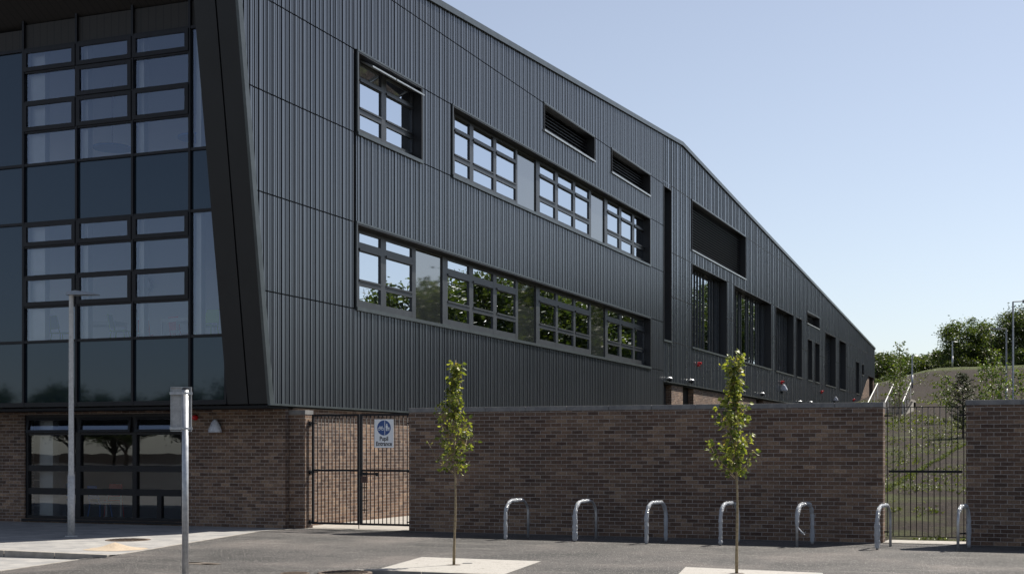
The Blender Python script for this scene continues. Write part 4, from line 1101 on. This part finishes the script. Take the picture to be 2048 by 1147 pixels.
for g_ in (g1, g2):
    b = MB(); b.poly([(g_[0]+.1*(1+.25*math.sin(5*k))*math.cos(.449*k), g_[1]+.1*(1+.25*math.cos(3*k))*math.sin(.449*k), .007) for k in range(14)]); tag(obj('soil', b, M['dirt'], tri=True), kind='structure')
pr2 = lambda g: (.21-.03*g) if g < .4 else (.19-.09*(g-.4)/.2 if g < .6 else .10)
young_tree((g2[0], g2[1], 0), 3.02, 1.28, pr2, 64, 19, 'right young street tree, its denser crown in front of the fourth cycle stand', 11, lean=(-.05, .02), side=(R(180), R(215), R(25), R(35)))

def big_tree_meshes(seed, H, Rr, nclump, nleaf, ls, low=.22):
    rn = random.Random(seed); tr = MB(); lf = MB()
    tr.tube([(0, 0, -.3), (.05, 0, H*.2), (-.05, .05, H*.42), (0, 0, H*.75)], [H*.032, H*.024, H*.016, H*.006], 9)
    for k in range(nclump):
        while True:
            v = Vector((rn.uniform(-1, 1), rn.uniform(-1, 1), rn.uniform(-1, 1)))
            if .25 < v.length < 1: break
        if v.z < 0: v.z *= .85
        c = Vector((v.x*Rr, v.y*Rr, H*(low+(1-low)*.52)+v.z*H*(1-low)*.5)); cr = Rr*rn.uniform(.16, .34)
        if k % 2 == 0:
            p = Vector((0, 0, H*rn.uniform(.2, .55))); m_ = p.lerp(c, .5)+Vector((0, 0, -.03*H)); tr.tube([p, m_, c], [H*.010, H*.006, H*.002], 5, False)
        for j in range(nleaf):
            d = Vector((rn.gauss(0, 1), rn.gauss(0, 1), rn.gauss(0, .75))); 
            q = c+d*cr*.52; s = ls*rn.uniform(.6, 1.3)
            a_ = Vector((rn.gauss(0, 1), rn.gauss(0, 1), rn.gauss(0, .6))).normalized(); w = a_.cross(Vector((rn.gauss(0, 1), rn.gauss(0, 1), rn.gauss(0, 1)))).normalized()
            lf.add([q-a_*s, q+w*s*.5, q+a_*s, q-w*s*.5], [(0, 1, 2, 3)])
    return tr, lf
protos = []
def make_big(seed, H, Rr, nc, nl, ls, low, mleaf, name):
    t = empty(name, (0, 0, 0)); tr, lf = big_tree_meshes(seed, H, Rr, nc, nl, ls, low)
    obj('trunk', tr, M['bark2'], t, smooth=True); obj('crown', lf, M[mleaf], t); return t
used = {}
def put(kind, x, y, s, rz, label, group, sx=1.0, cat='tree'):
    spec = {'C': (6, 10, 4.6, 90, 120, .2, .34, 'leafdk', 'broadleaf_tree'), 'A': (1, 10, 4.2, 120, 150, .17, .02, 'leafdk', 'broadleaf_tree'), 'B': (2, 10, 4.6, 125, 150, .17, .03, 'leafdk', 'broadleaf_tree'), 'H': (4, 4, 2.6, 60, 150, .13, .0, 'leafdk', 'bush')}[kind]
    if kind not in used: t = make_big(*spec); used[kind] = t
    else: t = copy_tree(used[kind])
    t.location = (x, y, zt(x, y)-.1); t.scale = (s*sx, s*sx, s); t.rotation_euler.z = rz
    t['label'] = label; t['category'] = cat; t['group'] = group; return t
def at_px(px, t): dx, dy = ray(px); return dx*t, dy*t
gt = 'trees and bushes beyond the hill crest'
x_, y_ = at_px(1940, 176); put('A', x_, y_, .8, .5, 'large rounded tree on the crest behind the small lamp column', gt, 1.15)
x_, y_ = at_px(2050, 170); put('B', x_, y_, .88, 2, 'large tree cut by the right edge of the picture', gt, 1.0)
x_, y_ = at_px(1990, 184); put('B', x_, y_, .62, 4, 'lower tree filling the gap between the two large trees', gt)
hl = [(1753, 178, 1.3, 'bush at the far corner of the school'), (1775, 190, 1.5, 'bush standing just right of the school corner on the crest'), (1797, 186, 1.35, 'bush behind the sapling at the steps'), (1818, 192, 1.3, 'bush right behind the bare lamp column'),
      (1838, 188, 1.3, 'bush halfway between the steps and the large tree'), (1858, 190, 1.35, 'bush left of the large rounded tree'), (1878, 180, 1.2, 'bush touching the left foot of the large rounded tree'), (1922, 172, .8, 'dark bush under the middle of the large rounded tree'), (1952, 174, .75, 'dark bush under the right half of the large rounded tree'), (1998, 176, .85, 'bush under the gap between the two large trees'), (2032, 166, .8, 'bush under the tree cut by the right edge'), (1768, 165, .45, 'low pale bush in front of the hedge by the school corner')]
for i, (px, t, s, lab) in enumerate(hl):
    x_, y_ = at_px(px, t); put('H', x_, y_, s, i*1.3, lab, gt, 1.1, 'bush')
gr_ = 'trees right of the picture mirrored in the facade windows'
row = [(9.5, 70, .5), (8, 75, .6), (7.5, 80, .95), (6.5, 87, 1.0), (7, 94, 1.1), (6, 101, .95), (7, 108, 1.1), (6, 116, 1.0), (6, 125, .95), (7, 134, .8), (6, 144, .85), (5, 156, 1.0), (6, 168, 1.05)]
for i, (x_, y_, s) in enumerate(row):
    put('AB'[i % 2], x_, y_, s, i*1.7, 'broad dark tree of the row right of the picture, mirrored in the facade glass', gr_)
gr2 = 'trees far behind the viewer mirrored in the curtain wall'
for i in range(13):
    put('C', -122+i*5.2, -62+3*math.sin(i*2), (.74+.16*math.sin(i*2.7)), i*2.1, 'broad tree far behind the viewer, mirrored low in the glazed front', gr2)
# saplings and pine on the bank
pz = lambda g: .55*(1-g*.75)+.1
gs = 'saplings on the planted bank'
for i, (px, t, H, lab) in enumerate(((1800, 78, 4.6, 'airy sapling in front of the steps'), (1790, 84, 3.4, 'thin sapling left of the steps railing'), (1984, 62, 4.0, 'tall leafy sapling behind the right brick wall'), (1972, 66, 3.2, 'short leafy sapling left of the tall one behind the right wall'), (2003, 64, 3.2, 'sapling between the tall sapling and the lamp column'), (2044, 60, 2.9, 'sapling at the right edge beside the tallest lamp column'), (1893, 74, 2.6, 'thin sapling left of the dark pine'))):
    x_, y_ = at_px(px, t); young_tree((x_, y_, zt(x_, y_)), H, H*.22, pz, 36, 14, lab, 40+i, leafs=.13, r0=.03, mleaf='leafbush', name='sapling', group=gs)
x_, y_ = at_px(1926, 60); z_ = zt(x_, y_); pt = empty('pine_tree', (x_, y_, z_), 'small dark pine beside the left end of the right brick wall', 'tree')
b = MB(); b.tube([(x_, y_, z_-.1), (x_, y_, z_+2.9)], [.05, .012], 8); lf = MB(); rn = random.Random(9)
for k in range(60):
    f = k/60; a = k*2.4; l_ = (.8 if f < .65 else lerp(.8, .2, (f-.65)/.35))*rn.uniform(.5, 1.15); p = Vector((x_, y_, z_+.35+2.5*f)); q = p+Vector((math.cos(a)*l_, math.sin(a)*l_, l_*.35))
    b.tube([p, q], [.014, .005], 4, False)
    for j in range(80):
        u = rn.uniform(.2, 1.05); c = p.lerp(q, u); d = Vector((rn.gauss(0, 1), rn.gauss(0, 1), rn.gauss(.3, .8))).normalized(); w = d.cross(Vector((rn.gauss(0, 1), rn.gauss(0, 1), 1))).normalized()*.012
        lf.add([c-w, c+w, c+d*.16], [(0, 1, 2)])
obj('trunk', b, M['bark2'], pt); obj('foliage', lf, M['pine'], pt)
# weeds scattered over the bank
b = MB(); rn = random.Random(12)
for k in range(8000):
    y = 26.9+rn.random()**1.6*50; xc = -.09*y; x = xc+rn.uniform(-1, 1)*(1.6+.09*y)
    if x < -15 or noise.noise((x*.5, y*.25, 2))+.25*noise.noise((x*2, y*2, 0)) < -.06+.3*(y < 34): continue
    z = zt(x, y); n = rn.randint(3, 6)
    for j in range(n):
        a = rn.uniform(0, 6.28); s = rn.uniform(.03, .085)*(1+.014*(y-27)); h = rn.uniform(.3, .9)*s
        c, s2 = math.cos(a), math.sin(a)
        b.add([(x, y, z), (x+c*s*.5-s2*s*.22, y+s2*s*.5+c*s*.22, z+h*.8), (x+c*s, y+s2*s, z+h), (x+c*s*.5+s2*s*.22, y+s2*s*.5-c*s*.22, z+h*.8)], [(0, 1, 2, 3)])
for k in range(5000):
    y = rn.uniform(70, 150); x = -.09*y+rn.uniform(-1, 1)*(3+.1*y)
    if x < -15 and y < 129 or noise.noise((x*.3, y*.12, 7))+.4*noise.noise((x*1.5, y*.7, 1)) < .02: continue
    z = zt(x, y)
    for j in range(3):
        a = rn.uniform(0, 6.28); s = rn.uniform(.1, .26); c, s2 = math.cos(a), math.sin(a)
        b.add([(x, y, z), (x+c*s*.5-s2*s*.22, y+s2*s*.5+c*s*.22, z+s*.5), (x+c*s, y+s2*s, z+s*.6), (x+c*s*.5+s2*s*.22, y+s2*s*.5-c*s*.22, z+s*.5)], [(0, 1, 2, 3)])
P = G(1768, 1012, .2); Q = G(1940, 944, .75)
for k in range(1500):
    u = rn.random(); x = lerp(P[0], Q[0], u)+rn.gauss(0, .05); y = lerp(P[1], Q[1], u)+rn.gauss(0, .28); z = zt(x, y)
    for j in range(4):
        a = rn.uniform(0, 6.28); s = rn.uniform(.03, .08); c, s2 = math.cos(a), math.sin(a)
        b.add([(x, y, z), (x+c*s*.5-s2*s*.22, y+s2*s*.5+c*s*.22, z+s*.7), (x+c*s, y+s2*s, z+s*.8), (x+c*s*.5+s2*s*.22, y+s2*s*.5-c*s*.22, z+s*.7)], [(0, 1, 2, 3)])
tag(obj('weeds', b, M['weed']), 'low bright weeds spreading over the soil of the bank', 'weeds', kind='stuff')
# stones on the bank
b = MB(); 
for k in range(500):
    y = 26.7+rn.random()**1.8*26; x = -.09*y+rn.uniform(-1, 1)*(1.5+.06*y); z = zt(x, y); s = rn.uniform(.01, .03)
    b.dome((x, y, z), s, (1, .8, .6), 5, 2, -20)
tag(obj('stones', b, M['dirt']), 'small stones littering the bare soil of the bank', 'stones', kind='stuff')

# =====================================================================  STEPS WITH RAILINGS
sx_, sy_ = at_px(1797, 88); st = empty('garden_steps', (sx_, sy_, 3.7), 'flight of concrete steps with white handrails climbing the bank', 'steps')
b = MB(); zb = 3.85; xs0, xs1 = at_px(1748, 90)[0], at_px(1812, 90)[0]
for k in range(10): b.box(xs0, xs1, sy_+k*.6, sy_+9, zb-.3+k*.15*(k > 0)-(.14 if k else 0), zb+k*.15)
obj('treads', b, M['pale_stone'], st)
b = MB()
for k in range(10): b.box(xs1-.1, xs1+.16, sy_+k*.6-.2, sy_+k*.6+.4, zb-.6, zb+k*.12+.08)
obj('side_wall', b, M['bed'], st)
for px in (1744, 1779, 1815):
    xx = at_px(px, 91)[0]; b = MB(); b.tube([(xx, sy_+.3, zb+.1), (xx, sy_+.3, zb+.95), (xx, sy_+5.5, zb+2.45), (xx, sy_+5.5, zb+1.4)], .032, 8)
    for q in (.33, .66): b.tube([(xx, lerp(sy_+.3, sy_+5.5, q), lerp(zb+.1, zb+1.4, q)), (xx, lerp(sy_+.3, sy_+5.5, q), lerp(zb+.95, zb+2.45, q))], .03, 6)
    obj('handrail', b, M['white'], st)

# =====================================================================  SKY, SUN, CAMERA
SUNAZ = math.atan2(.5, .866); EL = R(53)
w = bpy.data.worlds.new('World'); bpy.context.scene.world = w; w.use_nodes = True
nt = w.node_tree; bg = nt.nodes['Background']; sky = nt.nodes.new('ShaderNodeTexSky'); sky.sky_type = 'NISHITA'; sky.sun_disc = False
sky.sun_elevation = EL; sky.sun_rotation = SUNAZ; sky.air_density = 1.0; sky.dust_density = .45; sky.ozone_density = 2.6
hs = nt.nodes.new('ShaderNodeHueSaturation'); hs.inputs['Saturation'].default_value = .66; nt.links.new(sky.outputs[0], hs.inputs['Color'])
tn = nt.nodes.new('ShaderNodeMix'); tn.data_type = 'RGBA'; tn.blend_type = 'MULTIPLY'; tn.inputs[0].default_value = 1; tn.inputs[7].default_value = (1.02, .995, .995, 1)
nt.links.new(hs.outputs[0], tn.inputs[6]); nt.links.new(tn.outputs[2], bg.inputs[0]); bg.inputs[1].default_value = .064
sd = bpy.data.lights.new('sun', 'SUN'); sd.energy = 5.0; sd.angle = R(.53); sd.color = (1, .94, .84)
so = bpy.data.objects.new('sun', sd); C.objects.link(so)
v = Vector((math.sin(SUNAZ)*math.cos(EL), math.cos(SUNAZ)*math.cos(EL), math.sin(EL))); so.rotation_euler = v.to_track_quat('Z', 'Y').to_euler(); so.location = (10, 10, 40)
cd = bpy.data.cameras.new('camera'); cam = bpy.data.objects.new('camera', cd); C.objects.link(cam)
cd.sensor_width = 36; cd.lens = F/2048*36; cd.shift_y = (HY-573.5)/2048; cd.clip_end = 3000
cam.location = (0, 0, E); cam.rotation_euler = (R(90), 0, math.atan2(SN, CS))
sc = bpy.context.scene; sc.camera = cam
sc.render.resolution_x = 1024; sc.render.resolution_y = 573
sc.view_settings.view_transform = 'Standard'; sc.view_settings.look = 'None'; sc.view_settings.exposure = .95
